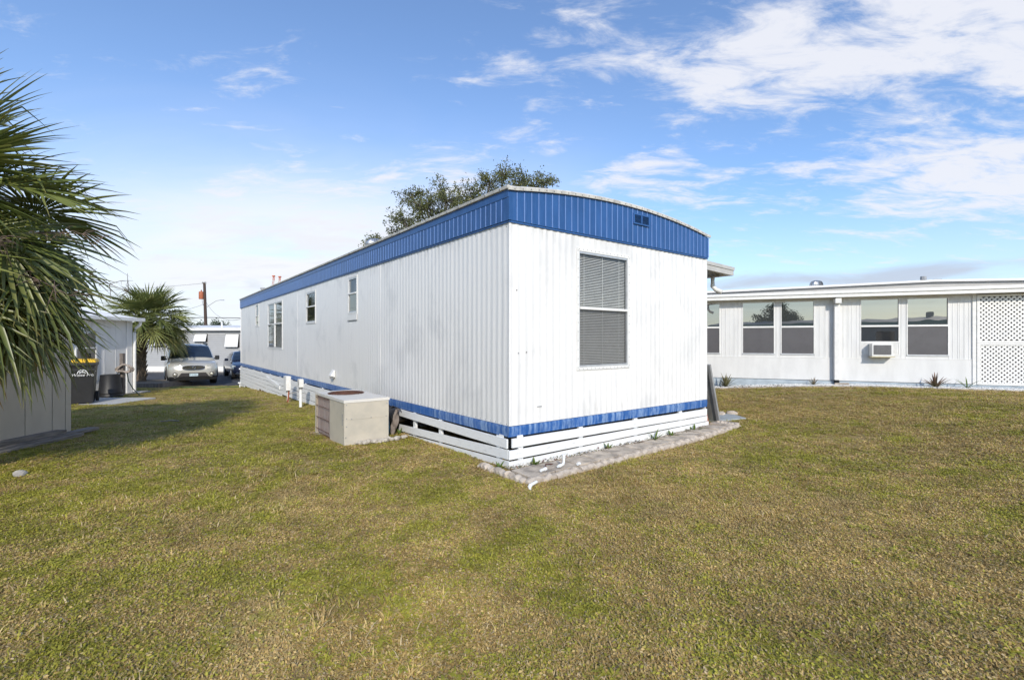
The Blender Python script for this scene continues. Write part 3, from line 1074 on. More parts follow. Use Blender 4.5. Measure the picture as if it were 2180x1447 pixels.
# pvc pieces
e = hw(-.29, -.70)
p = thing('pvc_elbow', 'white plastic pipe elbow lying in the grass by the walk corner', 'pipe', (e[0], e[1], gz(*e)), HA)
p.scale = (.62, .62, .62)
mb = MB()
mb.tube([(.19, .05, .055), (.05, .0, .05), (.012, -.012, .045), (-.02, -.03, .025), (-.03, -.06, -.02)], .026, 10)
mb.build('pipe', M_['pvc'], p, smooth=50)
mb = MB()
mb.tube([(.02, -.008, .048), (-.012, -.026, .032)], .033, 10)
mb.build('collar', M_['pvc'], p, smooth=50)
e = hw(0.12, -.45)
p = thing('pvc_stub', 'short white plastic pipe stub lying on the first paver', 'pipe', (e[0], e[1], gz(*e) + .04), HA)
p.scale = (.62, .62, .62)
MB().tube([(-.07, 0, .03), (.06, .03, .03)], .026, 10).build('pipe', M_['pvc'], p, smooth=50)
MB().tube([(.035, .025, .03), (.075, .034, .03)], .033, 10).build('collar', M_['pvc'], p, smooth=50)
e = hw(0.42, -.42)
p = thing('pvc_riser', 'white plastic pipe with an upright riser on the paver walk', 'pipe', (e[0], e[1], gz(*e) + .04), HA)
p.scale = (.62, .62, .62)
MB().tube([(-.14, -.03, .03), (-.02, -.005, .03), (.03, .005, .04), (.045, .01, .08), (.05, .014, .20)], .024, 10).build('pipe', M_['pvc'], p, smooth=50)
MB().tube([(.0495, .0135, .17), (.05, .014, .21)], .031, 10).build('collar', M_['pvc'], p, smooth=50)
MB().tube([(-.09, -.02, .03), (-.05, -.012, .03)], .031, 10).build('collar', M_['pvc'], p, smooth=50)
e = hw(0.60, -.50)
o = MB().tube([(-.035, 0, .03), (.03, .01, .03)], .028, 10).build('pipe_stub', M_['pvc'], None, smooth=50)
o.scale = (.62, .62, .62)
o.location = (e[0], e[1], gz(*e) + .04)
o.rotation_euler = (0, 0, HA)
tag(o, 'tiny white plastic pipe cap lying right of the riser', 'pipe')
e = hw(.27, -.34)
o = MB().tube([(-.10, -.05, .012), (-.04, -.02, .03), (0.0, .03, .035), (.07, .05, .018), (.12, .05, .012)], .007, 6).build('rusty_rod', M_['rust'], None)
o.location = (e[0], e[1], gz(*e) + .035)
o.rotation_euler = (0, 0, HA)
tag(o, 'bent rusty rod lying beside the white pipe riser', 'rod')

# ================================================================== PACKAGE AIR CONDITIONER
ac = thing('air_conditioner', 'large tan packaged air conditioner with rusty coil guard beside the mobile home', 'air conditioner', (HX, HY_, 0), HA)
au0, au1, av0, av1, az0, az1 = -1.09, -.445, 2.33, 3.70, -.03, .590
GV0 = 2.98
mb = MB()
mb.box(au0, au1, av0, GV0, az0, az1)
mb.box(au0 + .05, au1, GV0 + .001, av1, az0, az1)
mb.build('cabinet', M_['tan'], ac, bevel=.006)
MB().box(au0 + .002, au1 - .002, av0 - .004, av0 - .0005, .34, az1 - .004).build('front_panel', M_['tan'], ac)
MB().box(au0 - .012, au0 + .05, av1 - .05, av1, az0, az1).build('corner_post', M_['tan'], ac, bevel=.004)
MB().box(au0 + .016, au0 + .0495, GV0 + .002, av1 - .051, az0 + .03, az1 - .01).build('coil', M_['fins'], ac)
lid = MB()
n = 36
cu, cvv, cr = (au0 + au1) / 2 - .0, 3.22, .27
L0 = (au0 - .010, au1 + .010, av0 - .012, av1 + .010)
outer, inner = [], []
for k in range(n):
    a = 2 * math.pi * k / n
    c_, s_ = math.cos(a), math.sin(a)
    hx = (L0[1] - cu) if c_ > 0 else (cu - L0[0])
    hy = (L0[3] - cvv) if s_ > 0 else (cvv - L0[2])
    t_ = min(hx / abs(c_) if abs(c_) > 1e-6 else 9, hy / abs(s_) if abs(s_) > 1e-6 else 9)
    outer.append((cu + c_ * t_, cvv + s_ * t_))
    inner.append((cu + c_ * cr, cvv + s_ * cr))
for (cx_, cy_) in ((L0[0], L0[2]), (L0[1], L0[2]), (L0[1], L0[3]), (L0[0], L0[3])):
    k = min(range(n), key=lambda i: (outer[i][0] - cx_) ** 2 + (outer[i][1] - cy_) ** 2)
    outer[k] = (cx_, cy_)
za, zb = az1 + .001, az1 + .028
vs = [(*p, zb) for p in outer] + [(*p, zb) for p in inner] + [(*p, za - .012) for p in outer] + [(*p, za) for p in inner]
fs = []
for k in range(n):
    j = (k + 1) % n
    fs += [(k, j, n + j, n + k), (2 * n + k, 2 * n + j, j, k), (n + k, n + j, 3 * n + j, 3 * n + k), (3 * n + k, 3 * n + j, 2 * n + j, 2 * n + k)]
lid.add(vs, fs)
lid.build('lid', M_['tanlid'], ac)
fan = MB()
for rr in (0.06, .12, .18, .225, .26):
    fan.tube([(cu + rr * math.cos(a), cvv + rr * math.sin(a), zb + .010) for a in np.linspace(0, 2 * math.pi, 29)], .005, 5, False)
for k in range(8):
    a = math.pi * k / 8
    fan.tube([(cu - .275 * math.cos(a), cvv - .275 * math.sin(a), zb + .006), (cu + .275 * math.cos(a), cvv + .275 * math.sin(a), zb + .006)], .004, 5)
fan.build('fan_guard', M_['rust'], ac)
mb = MB()
mb.lathe([(.27, za - .05), (.268, zb - .002)], 36, Matrix.Translation((cu, cvv, 0)), cap=False)
mb.lathe([(.269, za - .052), (.05, za - .05)], 36, Matrix.Translation((cu, cvv, 0)))
mb.build('fan_well', M_['rust'], ac, smooth=40)
gr = MB()
for k in range(11):
    v = GV0 + .02 + k * (av1 - .05 - GV0 - .03) / 10
    gr.tube([(au0 - .004, v, az0 + .02), (au0 - .004, v, az1 - .012)], .0032, 5)
for z in (.06, .24, .42, .55):
    gr.tube([(au0 - .011, GV0 + .005, z), (au0 - .011, av1 - .05, z)], .0045, 5)
gr.build('coil_guard', M_['rust'], ac)
mb = MB()
for (v, z) in ((av0 + .04, .54), (av0 + .04, .47), (av0 + .04, .34), (av0 + .04, .22), (av0 + .04, .10)):
    mb.box(au0 - .004, au0 + .002, v - .007, v + .007, z - .007, z + .007)
for (u, z) in ((au0 + .03, .55), (au0 + .03, .36), (au0 + .1, .35), (au0 + .38, .35), (au1 - .04, .35), (au0 + .03, .25), (au0 + .02, .10), (au1 - .03, .53)):
    mb.box(u - .007, u + .007, av0 - .007, av0 + .002, z - .007, z + .007)
mb.build('screw', M_['grey'], ac)['kind'] = 'stuff'
MB().box(au0 - .003, au0 + .001, av0 + .06, av0 + .09, .26, .42).build('label_plate', M_['grey'], ac)
pad = MB().box(au0 - .09, au1 + .05, av0 + .08, av1 + .07, -.2, -.032).build('concrete_pad', M_['conc'], None, bevel=.02)
pad.location, pad.rotation_euler = (HX, HY_, 0), (0, 0, HA)
setting(pad)
sr = thing('rubble_edging', 'row of pale broken rubble stones at the foot of the air conditioner', 'stones', (HX, HY_, 0), HA)
for k in range(14):
    u = au0 + .16 + k * .058 + rnd.uniform(-.01, .01)
    v = av0 - .055 + rnd.uniform(-.03, .02) + (.0 if k < 11 else (k - 10) * .02)
    r_ = rnd.uniform(.032, .058)
    bm = bmesh.new()
    bmesh.ops.create_icosphere(bm, subdivisions=1, radius=r_)
    for vv_ in bm.verts:
        vv_.co *= 1 + .35 * (mnoise.noise(vv_.co * 14 + Vector((k * 3.7, 0, 0))))
    me = bpy.data.meshes.new('stone')
    bm.to_mesh(me)
    bm.free()
    me.materials.append(M_['stone'])
    o = link('stone', me, sr, Matrix.Translation((u, v, hg(u, v) + .035)) @ Matrix.Rotation(rnd.uniform(0, 3), 4, 'Z') @ Matrix.Diagonal((1.25, .9, .75, 1)))
# ducts and wrap in the gap
d = thing('duct_bundle', 'dark flexible ducts and brown wrap between air conditioner and skirting', 'duct', (HX, HY_, 0), HA)
MB().tube([(-.45, 2.95, .22), (-.22, 2.98, .20), (.05, 3.0, .24), (.3, 3.0, .28)], .13, 12).build('supply_duct', M_['bin'], d, smooth=60)
MB().tube([(-.45, 3.40, .22), (-.15, 3.40, .22), (.1, 3.40, .26), (.3, 3.40, .28)], .15, 12).build('return_duct', M_['bin'], d, smooth=60)
mb = MB()
secs = []
for i in range(9):
    t_ = i / 8
    z = .36 - .42 * t_
    secs.append([(-.09 - .13 * t_ + .03 * math.sin(5 * t_ + k * 1.9) + .012 * math.sin(k * 4 + i), 2.90 - .05 * k * .5 - .06 * t_ + .015 * math.sin(3 * k), z) for k in range(7)])
mb.loft(secs, closed=False, cap=False)
mb.build('wrap', M_['duct'], d, smooth=60)
MB().tube([(-.33, 2.72, .34), (-.31, 2.71, .12), (-.33, 2.70, -.04)], .05, 8).build('drain_hose', M_['tarp'], d, smooth=60)
MB().tube([(-.33, 2.6, .40), (-.2, 2.75, .42), (-.06, 2.8, .36), (.02, 2.75, .18)], .008, 6).build('cable', M_['wire'], d)

# ================================================================== SERVICE BOXES
def place(u, v):
    x, y = hw(u, v)
    return (x, y, gz(x, y))


b = thing('electric_box', 'white electrical box on a red and white post by the skirting', 'electric box', place(-.36, 8.95), HA)
MB().box(-.055, .055, -.14, .14, .32, .68).build('box', M_['trim'], b, bevel=.008)
MB().box(-.062, -.056, -.13, .13, .335, .665).build('door', M_['trim'], b, bevel=.002)
MB().box(-.01, .03, -.05, -.005, -.1, .32).build('post', M_['trim'], b)
MB().hexa([(-.025, -.052, -.1), (.01, -.052, -.1), (.01, .0, -.1), (-.025, .0, -.1)], [(.015, -.09, .34), (.04, -.09, .34), (.04, -.05, .34), (.015, -.05, .34)]).build('stake', M_['postred'], b)
MB().tube([(0, .06, .32), (0, .06, .27), (.04, 0.02, .22), (.12, -.05, .24), (.3, -.1, .27)], .012, 6).build('conduit', M_['grey'], b)
b = thing('meter_pedestal', 'slim white pipe post topped by a small white meter box', 'meter', place(-.38, 7.55), HA)
MB().tube([(0, 0, -.1), (0, 0, .46)], .033, 10).build('pipe', M_['pvc'], b, smooth=50)
MB().box(-.05, .05, -.085, .085, .47, .66).build('box', M_['trim'], b, bevel=.012)
MB().box(-.058, -.051, -.035, .005, .52, .60).build('latch', M_['grey'], b)
MB().tube([(0, 0, .42), (0, 0, .475)], .043, 10).build('collar', M_['grey'], b, smooth=50)
b = thing('hose_tap', 'white tap at the far foot of the skirting with green hose attached', 'tap', place(-.22, 17.6), HA)
MB().tube([(0, 0, -.05), (0, 0, .16)], .02, 8).build('riser', M_['pvc'], b)
MB().box(-.07, .03, -.05, .05, .16, .21).build('head', M_['pvc'], b, bevel=.01)
pts = []
for i in range(14):
    u, v = -.25 - i * .17, 17.6 - .9 * math.sin(i * .42) * (i / 14)
    x, y = hw(u, v)
    pts.append((x, y, gz(x, y) + .03))
o = MB().tube(pts, .018, 6).build('garden_hose', M_['hosegreen'], None, smooth=60)
tag(o, 'green garden hose running over grass at the far end of the home', 'hose')

# ================================================================== RIGHT-HAND HOUSE
RA = math.atan2(-0.3699, 0.9291)
rx = Vector((0.9291, -0.3699))
RO_ = Vector((6.24, 13.0))


def rw(s, d=0.0):
    """along the wall, d = distance out in front of it"""
    return (RO_.x + rx.x * s - .3699 * d, RO_.y + rx.y * s - .9291 * d)


hs = thing('white_house', 'low white house with ribbed walls, tall windows and white lattice panel', 'house', (RO_.x, RO_.y, 0), RA)
# local: x along wall, y into the house (negative = toward the camera)
RW = [(-1.35, -.545), (.005, .782), (.924, 1.693), (2.675, 3.48), (3.62, 4.432)]
WZ0, WZ1, WM = 1.075, 2.465, 1.795
cells = []
xs = [-6.5] + [q for w in RW for q in w] + [4.90]
mb = MB()
for i in range(0, len(xs), 2):   # ribbed wall strips between windows
    a, b_ = xs[i], xs[i + 1]
    n = max(1, int((b_ - a) / .012))
    prev = None
    secs = []
    for k in range(n + 1):
        s = a + (b_ - a) * k / n
        q = (s / .10) % 1.0
        dd = -.006 if (q < .12 or .3 < q < .36) else 0.0
        secs.append((s, dd))
    for (s0, d0), (s1, d1) in zip(secs[:-1], secs[1:]):
        mb.quad((s0, d0, 1.0), (s1, d1, 1.0), (s1, d1, 2.52), (s0, d0, 2.52))
for (a, b_) in RW:
    mb.box(a, b_, 0, .02, 1.0, WZ0)
    mb.box(a, b_, 0, .02, WZ1, 2.52)
mb.build('upper_wall', M_['wallw'], hs)
MB().box(-6.5, 4.90, -.010, .02, .42, .99).build('lower_wall', M_['wallw'], hs)
MB().box(-6.5, 4.92, -.016, .0, .985, .999).build('belt_trim', M_['trim'], hs)
MB().box(4.86, 4.93, -.03, .02, .38, 2.52).build('corner_trim', M_['trim'], hs)
mb = MB()
mb.loft([[(s, -.035 - .004 * mnoise.noise((s * 2, 0, 0)), .0), (s, -.035 - .004 * mnoise.noise((s * 2, 0, 0)), .40 + .006 * mnoise.noise((s * 1.2, 4, 0))), (s, .03, .41), (s, .03, 0)] for s in np.linspace(-6.5, 9.5, 60)])
fo = mb.build('foundation', M_['found'], hs)
MB().box(-.42, -.33, -.045, -.034, .33, .37).build('vent_hole', M_['dark'], fo)
mb = MB()
for (z0, z1, y0) in ((2.515, 2.60, -.30), (2.603, 2.675, -.33)):
    mb.box(-6.8, 10.5, y0, y0 + .03 if z0 < 2.6 else -.2, z0, z1)
mb.build('fascia', M_['trim'], hs, bevel=.006)
MB().box(-6.8, 10.5, -.27, .3, 2.522, 2.545).build('soffit', M_['trim'], hs)
# low gable behind the fascia
pk = 4.15
gp = [(-6.8, 2.69), (pk, 2.885), (10.5, 2.72)]
gb = MB()
for (a, b_) in ((gp[0], gp[1]), (gp[1], gp[2])):
    gb.hexa([(a[0], -.10, a[1] - .05), (b_[0], -.10, b_[1] - .05), (b_[0], 7.5, b_[1] + .55), (a[0], 7.5, a[1] + .0)],
            [(a[0], -.10, a[1]), (b_[0], -.10, b_[1]), (b_[0], 7.5, b_[1] + .6), (a[0], 7.5, a[1] + .05)])
gb.build('roof', M_['roof'], hs)
gb = MB()
gb.prism([(-6.8, -.02, 2.546), (10.5, -.02, 2.546), (10.5, -.02, 2.67), (pk, -.02, 2.834), (-6.8, -.02, 2.64)], (0, .05, 0))
gb.build('gable_infill', mat('gable_grey', (.50, .48, .45), .7, .1, 4), hs)
mb = MB()
mb.box(-6.5, -6.48, .03, 7.5, 0.1, 2.65)
mb.box(9.48, 9.5, .03, 7.5, 0.1, 2.65)
mb.box(-6.5, 9.5, 7.48, 7.5, 0.1, 2.65)
mb.build('rear_wall', M_['wallw'], hs)


def rwin(a, b_, kind):
    w = MB()
    f = .028
    for (s0, s1, z0, z1) in ((a, b_, WZ1 - .018, WZ1), (a, b_, WZ0, WZ0 + .02), (a, a + f * .7, WZ0 + .02, WZ1 - .018), (b_ - f * .7, b_, WZ0 + .02, WZ1 - .018)):
        w.box(s0, s1, -.012, .05, z0, z1)
    win = w.build('window', M_['trim'], hs)
    MB().box(a + .02, b_ - .02, -.016, .03, WM - .022, WM + .022).build('meeting_rail', M_['trim'], win, bevel=.003)
    MB().box(a + .02, b_ - .02, .020, .024, WM + .022, WZ1 - .018).build('pane', M_['mirror'], win)
    lowz = WZ0 + .02
    if kind == 'ac':
        MB().box(a + .02, b_ - .02, -.012, .03, 1.385, 1.415).build('sash_rail', M_['trim'], win)
        lowz = 1.415
        MB().box(a + .02, b_ - .02, .010, .014, lowz, WM - .022).build('pane', M_['dglass'], win)
        MB().box(a + .02, b_ - .02, -.002, .006, WZ0 + .02, 1.385).build('filler_panel', M_['trim'], win)
        mb = MB()
        for k in range(9):
            for s0 in (a + .03, a + .62):
                mb.box(s0 + k * .017, s0 + k * .017 + .006, -.008, -.0025, WZ0 + .03, 1.375)
        mb.build('pleat', M_['trim'], win)['kind'] = 'stuff'
    else:
        MB().box(a + .02, b_ - .02, .004, .008, lowz, WM - .022).build('screen', M_['gscreen'], win)
        MB().box(a + .0, b_ - .0, -.02, -.0125, WZ0 - .012, WZ0 + .018).build('sill', M_['alu'], win)
    return win


for i, (a, b_) in enumerate(RW):
    rwin(a, b_, 'ac' if i == 3 else 'std')
wac = thing('window_air_conditioner', 'small white window air conditioner with grey grille below the dark pane', 'air conditioner', (*rw(2.855), 1.05), RA)
MB().box(0, .43, -.25, -.0125, .0, .315).build('case', M_['trim'], wac, bevel=.012)
MB().box(.035, .385, -.258, -.2505, .045, .275).build('grille', M_['gscreen'], wac)
mb = MB()
for k in range(11):
    mb.box(.035, .385, -.263, -.2585, .055 + k * .02, .060 + k * .02)
mb.build('grille_bar', M_['grey'], wac)['kind'] = 'stuff'
MB().box(-.01, .46, -.26, -.012, -.022, -.001).build('tray', mat('yellowed_tray', (.62, .55, .36), .6, .2, 8), wac)
# downspout
mb = MB()
mb.box(2.10, 2.22, -.14, -.02, .44, 2.36)
dsn = mb.build('downspout', M_['trim'], hs, bevel=.012)
MB().box(2.09, 2.23, -.26, -.02, 2.362, 2.50).build('outlet_box', M_['trim'], dsn, bevel=.02)
MB().hexa([(2.11, -.17, .35), (2.21, -.17, .35), (2.21, -.06, .35), (2.11, -.06, .35)], [(2.12, -.13, .438), (2.2, -.13, .438), (2.2, -.03, .438), (2.12, -.03, .438)]).build('boot', M_['dark'], dsn)


def lattice(s0, s1, z0, z1):
    lp_ = MB()
    for (a, b_, c, d) in ((s0, s1, z0, z0 + .05), (s0, s1, z1 - .05, z1), (s0, s0 + .055, z0 + .0505, z1 - .0505), (s1 - .055, s1, z0 + .0505, z1 - .0505)):
        lp_.box(a, b_, -.045, -.015, c, d)
    L = lp_.build('lattice_panel', M_['trim'], hs)
    for sgn, dep in ((1, -.034), (-1, -.027)):
        mb = MB()
        pitch = .098
        a0, a1, c0, c1 = s0 + .056, s1 - .056, z0 + .051, z1 - .051
        H_ = c1 - c0
        k = -int(H_ / pitch) - 1
        hwid = .0185
        while True:
            st = a0 + k * pitch
            if st > a1:
                break
            # diagonal from (st, c0) to (st+H, c1), clipped to the frame
            t0, t1 = max(0, a0 - st), min(H_, a1 - st)
            if t1 - t0 > .03:
                pts = []
                for t_ in (t0, t1):
                    z = c0 + t_ if sgn > 0 else c1 - t_
                    pts.append((st + t_, z))
                (xa, za_), (xb, zb_) = pts
                nx, nz = -(zb_ - za_), (xb - xa)
                ln = math.hypot(nx, nz)
                nx, nz = nx / ln * hwid, nz / ln * hwid
                mb.hexa([(xa - nx, dep, za_ - nz), (xb - nx, dep, zb_ - nz), (xb + nx, dep, zb_ + nz), (xa + nx, dep, za_ + nz)],
                        [(xa - nx, dep + .006, za_ - nz), (xb - nx, dep + .006, zb_ - nz), (xb + nx, dep + .006, zb_ + nz), (xa + nx, dep + .006, za_ + nz)])
            k += 1
        mb.build('lattice_slat', M_['trim'], L)['kind'] = 'stuff'


lattice(4.935, 6.4, 1.385, 2.50)
lattice(4.935, 6.4, .41, 1.382)
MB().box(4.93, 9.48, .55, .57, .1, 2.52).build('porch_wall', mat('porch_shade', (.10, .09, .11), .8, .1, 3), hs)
MB().box(6.402, 9.5, -.02, .0, .41, 2.52).build('upper_wall', M_['wallw'], hs)
tv = thing('turbine_vent', 'galvanised turbine vent spinning above the white neighbour house roof', 'roof vent', (9.05, 14.25, 2.93), .2)
turbine(tv, .165, .20, .05)
tv = thing('roof_cluster', 'small dark roof fittings on the peak of the white neighbour house', 'roof pipe', (*rw(4.6, -1.9), 3.02), RA)
MB().lathe([(.05, -.1), (.05, .07), (.075, .07), (.07, .16)], 8).build('pipe', M_['grey'], tv, smooth=40)
MB().box(-.42, -.2, -.05, .05, .02, .05).build('cap', M_['grey'], tv)
MB().box(.2, .38, -.06, .06, .03, .07).build('cap', M_['grey'], tv)

# gravel bed: soil strip, pebbles, border
bed = MB()
nS = 40
for i in range(nS + 1):
    s = -2.0 + 9.5 * i / nS
    for dd in (.03, .30, .55):
        x, y = rw(s, dd)
        bed.v.append((x, y, gz(x, y) + .012))
for i in range(nS):
    for j in range(2):
        k = i * 3 + j
        bed.f.append((k, k + 1, k + 4, k + 3))
bed = bed.build('gravel_bed', M_['mulch'])
setting(bed)
gv = MB()
ic = [(0, 0, 1), (1, 0, 0), (0, 1, 0), (-1, 0, 0), (0, -1, 0), (0, 0, -1)]
fc = [(0, 1, 2), (0, 2, 3), (0, 3, 4), (0, 4, 1), (5, 2, 1), (5, 3, 2), (5, 4, 3), (5, 1, 4)]
for k in range(3600):
    s = rnd.uniform(-1.6, 7.2)
    dd = rnd.uniform(.06, .52)
    if s < 1.0 and rnd.random() < .55:
        continue
    x, y = rw(s, dd)
    r_ = rnd.uniform(.014, .030)
    a = rnd.uniform(0, 6.3)
    ca, sa = math.cos(a), math.sin(a)
    q = []
    for (px_, py_, pz_) in ic:
        px_, py_, pz_ = px_ * r_ * rnd.uniform(.8, 1.4), py_ * r_ * rnd.uniform(.7, 1.1), pz_ * r_ * rnd.uniform(.5, .9)
        q.append((x + px_ * ca - py_ * sa, y + px_ * sa + py_ * ca, gz(x, y) + .016 + pz_))
    gv.add(q, fc)
gv = gv.build('gravel', M_['gravel'])
setting(gv, 'stuff', 'white gravel strip along the foot of the neighbour house', 'gravel')
bd = thing('bed_border', 'weathered concrete strips edging the white gravel bed', 'edging', (0, 0, 0))
s = -1.8
while s < 7.2:
    L_ = rnd.uniform(.75, .95)
    mb = MB()
    q = []
    for (ss2, dd) in ((s, .54), (s + L_ - .02, .545), (s + L_ - .02, .66), (s, .66)):
        q.append(rw(ss2, dd + rnd.uniform(-.008, .008)))
    mb.hexa([(p[0], p[1], gz(*p) - .04) for p in q], [(p[0], p[1], gz(*p) + .022 + rnd.uniform(-.008, .006)) for p in q])
    mb.build('border_slab', M_['paver'], bd, bevel=.006)
    s += L_
o = MB().hexa([(-.17, -.08, 0), (.15, -.1, 0), (.2, .06, 0), (-.14, .08, 0)], [(-.15, -.06, .03), (.13, -.08, .045), (.17, .05, .07), (-.12, .06, .05)]).build('splash_block', M_['paver'], None, bevel=.01)
o.location = (*rw(2.2, .32), gz(*rw(2.2, .32)) + .01)
o.rotation_euler = (0, 0, RA)
tag(o, 'grey splash block under the white downspout', 'splash block')


def attr(me, name, vals):
    a = me.attributes.new(name, 'FLOAT', 'POINT')
    a.data.foreach_set('value', np.array(vals, dtype=np.float32))


def rosette(name, label, loc, n, L, w, lean_rng, dry=0.0, cat='plant', curl=.25):
    t = thing(name, label, cat, loc)
    for k in range(n):
        a = k * 2.399 + rnd.uniform(-.3, .3)
        th = R(rnd.uniform(*lean_rng))
        ln = L * rnd.uniform(.7, 1.05)
        mb = MB()
        tint, dr = [], []
        for i in range(5):
            q = i / 4
            rr = ln * q * math.sin(th) + curl * ln * q * q * math.sin(th)
            zz_ = ln * q * math.cos(th) - curl * .5 * ln * q * q * math.sin(th)
            ww = w * (.55 + 1.6 * q * (1 - q)) * (1 - q ** 3)
            c_, s_ = math.cos(a), math.sin(a)
            for sg, lift in ((-1, .35), (0, 0), (1, .35)):
                mb.v.append((c_ * rr - s_ * ww * sg, s_ * rr + c_ * ww * sg, zz_ + abs(sg) * ww * lift))
                tint.append(.2 + .7 * q + rnd.uniform(-.1, .1))
                dr.append(dry * q + (0.25 * dry if k % 3 == 0 else 0))
        for i in range(4):
            for j in range(2):
                p_ = i * 3 + j
                mb.f.append((p_, p_ + 1, p_ + 4, p_ + 3))
        o = mb.build('leaf', M_['yucca' if cat == 'yucca' else 'weed'], t, smooth=80)
        attr(o.data, 'tint', tint)
        attr(o.data, 'dry', dr)
    return t


def at(s, d):
    x, y = rw(s, d)
    return (x, y, gz(x, y) + .01)


rosette('yucca', 'green spiky yucca in the bed near the leaning panel', at(-.42, .32), 30, .42, .022, (8, 72), .15, 'yucca', .1)
rosette('yucca', 'tiny brownish yucca left of the white downspout', at(1.62, .30), 18, .24, .014, (8, 65), .6, 'yucca', .1)
rosette('yucca', 'reddish spiky yucca below the window with no air conditioner', at(4.05, .36), 22, .38, .026, (8, 66), .9, 'yucca', .1)
rosette('weed', 'arching bright green weed in white gravel beside the reddish yucca', at(4.62, .38), 7, .34, .016, (25, 70), 0, 'plant', .6)

# ================================================================== LEFT SIDE
# shed
sh = thing('storage_shed', 'taupe metal storage shed in the shade of the big palm', 'shed', (0, 0, 0))
SX, SY0, SY1, SZ0, SZ1 = -6.86, 5.95, 7.46, .03, 1.95
mb = MB()
y = SY0
k = 0
while y < SY1 - .02:
    w = min(.40, SY1 - .10 - y) if y < SY1 - .15 else SY1 - y
    p = MB().box(SX - .02, SX, y + .004, y + w - .004, SZ0, SZ1).build('wall_panel', M_['shed'], sh, bevel=.004)
    MB().box(SX - .015, SX - .006, y + w - .0039, y + w + .0039, SZ0, SZ1).build('joint', M_['dark'], p)
    y += w
mb = MB()
mb.box(SX - 2.0, SX - .021, SY1 - .02, SY1, SZ0, SZ1)
mb.box(SX - 2.0, SX - .021, SY0, SY0 + .02, SZ0, SZ1)
mb.box(SX - 2.0, SX - 1.98, SY0 + .021, SY1 - .021, SZ0, SZ1)
mb.build('rear_wall', M_['shed'], sh)
mb = MB()
mb.prism([(SX + .08, SY0 - .08, SZ1 + .001), (SX - 1, SY0 - .08, SZ1 + .30), (SX - 2.08, SY0 - .08, SZ1 + .001), (SX - 2.08, SY0 - .08, SZ1 + .05), (SX - 1, SY0 - .08, SZ1 + .35), (SX + .08, SY0 - .08, SZ1 + .05)], (0, SY1 - SY0 + .16, 0))
mb.build('roof', M_['shed'], sh)
for k, (x, y0, y1, z0, z1, yaw, lb) in enumerate(((-6.80, 5.4, 7.22, -.005, .05, .0, 'short dark weathered board against the shed wall foot'),
                                                  (-6.73, 5.2, 7.75, -.05, -.006, .03, 'long grey weathered timber along the shed base'),
                                                  (-6.62, 5.9, 7.35, -.07, -.02, .05, 'lowest broken timber in the grass before the shed'))):
    mb = MB()
    mb.loft([[(-.09, y, -.0 + .006 * mnoise.noise((y * 3, k, 0))), (.09, y, 0), (.09 + .01 * mnoise.noise((y * 4, k, 2)), y, z1 - z0), (-.09, y, z1 - z0 + .008 * mnoise.noise((y * 3, k, 5)))] for y in np.linspace(y0 - (y0 + y1) / 2, y1 - (y0 + y1) / 2, 9)])
    o = mb.build('weathered_board', M_['timber'], None, bevel=.004)
    yc = (y0 + y1) / 2
    o.location = (x, yc, gz(x, yc) + z0 + .065)
    o.rotation_euler = (0, 0, yaw)
    tag(o, lb, 'board', 'weathered boards at the shed foot')

# left white house: its long wall runs away from the camera
lh = thing('white_cottage', 'white cottage with rippled roof edge and gutter behind the black bin', 'house', (-12.28, 15.45, -.26))
# local x out of the wall (+ toward viewer side), y along (negative toward camera), z up
mb = MB()
mb.box(-.02, 0, -3.25, 0, 0, 2.36)
for s in np.arange(-1.45, -.2, .42):
    mb.box(0, .006, s, s + .012, .02, 2.3)
mb.build('wall', M_['wallw'], lh)
mb = MB()
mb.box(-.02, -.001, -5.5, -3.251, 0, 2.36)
mb.build('screened_wall', mat('brown_grey_screen', (.12, .105, .10), .8, .2, 4), lh)  # dark brown-grey stretch of wall, a screened opening
MB().box(.001, .03, -.20, .01, 0, 2.36).build('corner_trim', M_['wallw'], lh)
mb = MB()
mb.box(-5, -.021, -.02, 0, 0, 2.36)
mb.box(-5, -.021, -5.5, -5.48, 0, 2.36)
mb.box(-5, -4.98, -5.479, -.021, 0, 2.36)
mb.build('rear_wall', M_['wallw'], lh)
mb = MB()
secs = []
for i in range(60):
    y = -5.7 + 5.85 * i / 59
    wv = .035 * math.sin(i * 1.25)
    secs.append([(.20, y, 2.40 + wv), (-1.2, y, 2.64 + wv), (-2.5, y, 2.86 + wv), (-2.5, y, 2.80 + wv), (-1.2, y, 2.58 + wv), (.20, y, 2.37 + wv)])
mb.loft(secs)
mb.build('roof', M_['roof'], lh, smooth=30)
MB().prism([(-2.5, .16, 2.80), (.17, .16, 2.33), (.17, .16, 2.40), (-2.5, .16, 2.88)], (0, .03, 0)).build('barge_board', M_['trim'], lh)
mb = MB()
mb.box(.205, .31, -5.7, .2, 2.30, 2.415)
gt = mb.build('gutter', M_['trim'], lh, bevel=.015)
mb = MB()
mb.tube([(.25, .06, 2.30), (.24, .06, 2.20), (.10, .06, 2.08), (.06, .06, 1.95), (.06, .06, .05)], .045, 8)
mb.build('downspout', M_['trim'], gt, smooth=50)
w = MB()
for (a, b_, c, d) in ((-2.0, -1.30, 1.90, 1.94), (-2.0, -1.30, .52, .56), (-2.0, -1.96, .561, 1.899), (-1.34, -1.30, .561, 1.899), (-1.96, -1.34, 1.46, 1.50), (-1.96, -1.34, 1.02, 1.06)):
    w.box(.001, .035, a, b_, c, d)
w = w.build('window', M_['trim'], lh)
for (c, d) in ((.561, 1.019), (1.061, 1.459), (1.501, 1.899)):
    MB().box(.002, .012, -1.959, -1.341, c, d).build('pane', M_['dglass'], w)
